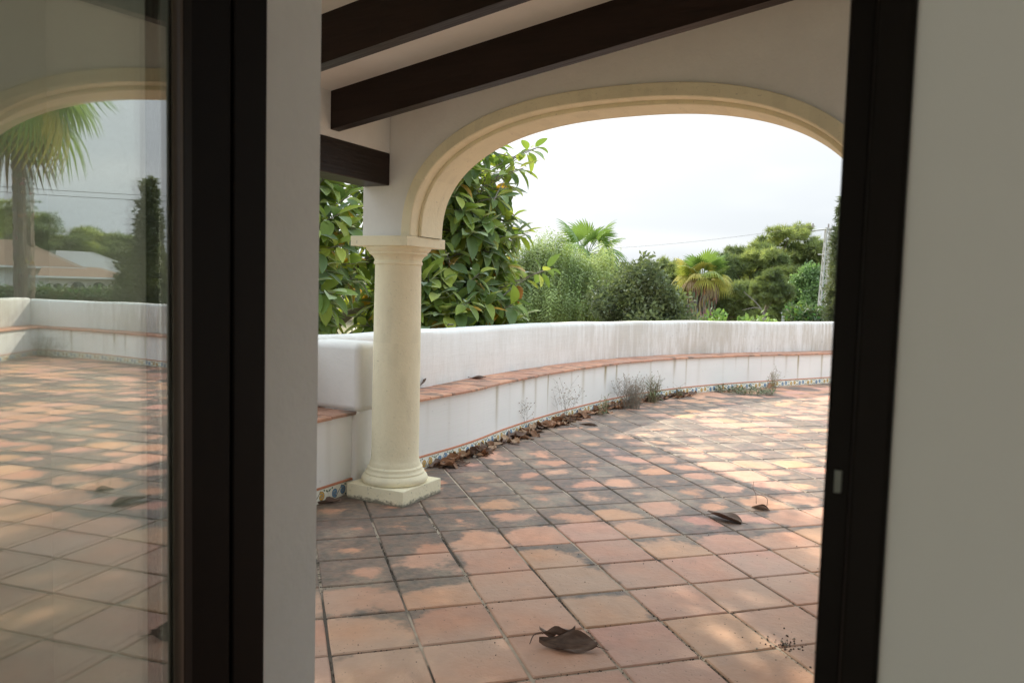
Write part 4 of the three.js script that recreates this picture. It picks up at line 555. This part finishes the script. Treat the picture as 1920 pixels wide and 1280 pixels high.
function weed(name, label, x, z, o) { // branching stems from the joint between floor and wall
  const t = thing(name, label, 'weed', [x, 0, z], 0), st = [], hd = [], lf = [];
  for (let k = 0; k < o.stems; k++) {
    const a = rr(0, 6.28), h = o.h * rr(0.5, 1.05), sp = o.spread * rr(0.2, 1), b = V(rr(-1, 1) * o.foot, 0, rr(-1, 1) * o.foot * 0.6), e = b.clone().add(V(Math.cos(a) * sp, h, Math.sin(a) * sp * 0.7)), mid = b.clone().lerp(e, 0.5).add(V(0, h * 0.08, 0)); st.push(taper([b, mid, e], o.r, o.r * 0.45, 4, 3));
    for (let q = 0; q < (o.twigs ?? 0); q++) { const p = b.clone().lerp(e, rr(0.35, 0.95)), q2 = p.clone().add(V(rr(-1, 1) * 0.09, rr(0.02, 0.1), rr(-1, 1) * 0.07)); st.push(taper([p, p.clone().lerp(q2, 0.5), q2], o.r * 0.6, o.r * 0.35, 2, 3)); if (o.seeds) hd.push(new THREE.IcosahedronGeometry(0.0055, 0).translate(q2.x, q2.y, q2.z)); }
    for (let q = 0; q < (o.leaves ?? 0); q++) { const p = b.clone().lerp(e, rr(0.05, 0.85)), g = leafGeo(rr(0.6, 1.2) * o.ll, o.lw, 2, 0.3, 0.6); g.applyMatrix4(basis(V(rr(-1, 1), rr(-0.1, 0.9), rr(-1, 1)), V(0, 1, 0).addScaledVector(rdir(), 0.3), p, 1)); lf.push(g); }
  }
  mesh('stems', st, o.stemMat ?? strawMat, t); if (hd.length) mesh('seed_heads', hd, seedMat, t); if (lf.length) mesh('leaves', lf, o.leafMat ?? weedGreen, t); return t;
}
weed('dry_weed', 'bushy grey dry weed leaning against the bench front', 1.42, -9.0, { stems: 95, h: 0.36, spread: 0.2, foot: 0.1, r: 0.0022, twigs: 3, seeds: true, stemMat: greyStraw });
weed('grass_tuft', 'upright tuft of green and straw grass beside the bushy dry weed', 1.78, -9.55, { stems: 46, h: 0.34, spread: 0.12, foot: 0.07, r: 0.003, leaves: 2, ll: 0.16, lw: 0.012, twigs: 1, seeds: true });
weed('spindly_weed', 'thin bare weed with tiny seed heads in front of the first drips', 0.16, -7.3, { stems: 5, h: 0.42, spread: 0.2, foot: 0.03, r: 0.0017, twigs: 6, seeds: true, stemMat: greyStraw });
weed('spindly_weed', 'wide thin weed with tiny seed heads rising over the leaf drift', 0.56, -7.86, { stems: 9, h: 0.5, spread: 0.32, foot: 0.06, r: 0.0017, twigs: 7, seeds: true, stemMat: greyStraw });
weed('green_weed', 'short upright green weed in the leaf drift', 1.02, -8.45, { stems: 9, h: 0.24, spread: 0.06, foot: 0.04, r: 0.0025, leaves: 7, ll: 0.06, lw: 0.012 });
weed('green_weed', 'small green weed at the skirting beyond the grass tuft', 2.2, -10.1, { stems: 9, h: 0.17, spread: 0.07, foot: 0.06, r: 0.002, leaves: 5, ll: 0.05, lw: 0.012, twigs: 1, seeds: true });
weed('creeping_weed', 'low creeping green weeds spreading along the far skirting', 3.3, -10.72, { stems: 70, h: 0.11, spread: 0.16, foot: 0.34, r: 0.003, leaves: 6, ll: 0.055, lw: 0.022, leafMat: leafMat([0.17, 0.20, 0.09], 0.3, 0.8) });
weed('flowering_weed', 'tall yellowish weed at the end of the creeping weeds', 3.72, -10.93, { stems: 14, h: 0.33, spread: 0.1, foot: 0.05, r: 0.0025, leaves: 5, ll: 0.06, lw: 0.014, twigs: 3, seeds: true, leafMat: leafMat([0.33, 0.30, 0.10], 0.3, 0.8) });
weed('dry_weed', 'straw coloured weed in the mirrored corner of the terrace', 6.95, -12.95, { stems: 40, h: 0.36, spread: 0.3, foot: 0.16, r: 0.0025, twigs: 3, seeds: true });
{ // grit gathered in the joints and a few crumbs on the tiles
  const l = [], g = new THREE.IcosahedronGeometry(1, 0), put = (x, z, s, y = 0) => { const c = hash(Math.floor(x * 999), Math.floor(z * 999)) > 0.8 ? [0.38, 0.32, 0.25] : [0.075, 0.058, 0.045]; l.push([basis(rdir(), rdir(), V(x, y + s * 0.4, z), [s, s * rr(0.6, 1), s * rr(0.7, 1.3)]), c]); };
  for (let k = 0; k < 5200; k++) { const along = rnd() < 0.62, i = along ? Math.round(rr(-1, 9)) : rr(-1, 9), j = along ? rr(1.5, 9) : Math.round(rr(2, 9)); const dens = vn(i * 1.3 + (along ? 0 : 40), j * 0.6 + 9); if (rnd() > sstep(0.38, 0.72, dens)) continue; const w = rr(-1, 1) * 0.018, q = gridToWorld(along ? i + w : i, along ? j : j + w); if (toHouse(q[0], q[1])[1] > -1.14) continue; put(q[0], q[1], rr(0.0013, 0.0035), -0.006); }
  for (let k = 0; k < 130; k++) { const q = gridToWorld(rr(0, 8), rr(3, 8)); put(q[0], q[1], rr(0.0012, 0.0032)); }
  for (let k = 0; k < 95; k++) { const r = Math.abs(rr(-1, 1) * rr(0, 1)) * 0.22, a = rr(0, 6.28); put(1.10 + Math.cos(a) * r, -2.93 + Math.sin(a) * r, rr(0.0018, 0.0048)); }
  const o = scatter('joint_grit', g, mat([1, 1, 1], 0.95), l); tag(o, 'dark grit and crumbs gathered in the floor joints', 'grit', null, 'stuff');
}


renderer.setSize(1024, 682);
renderer.render(scene, camera);
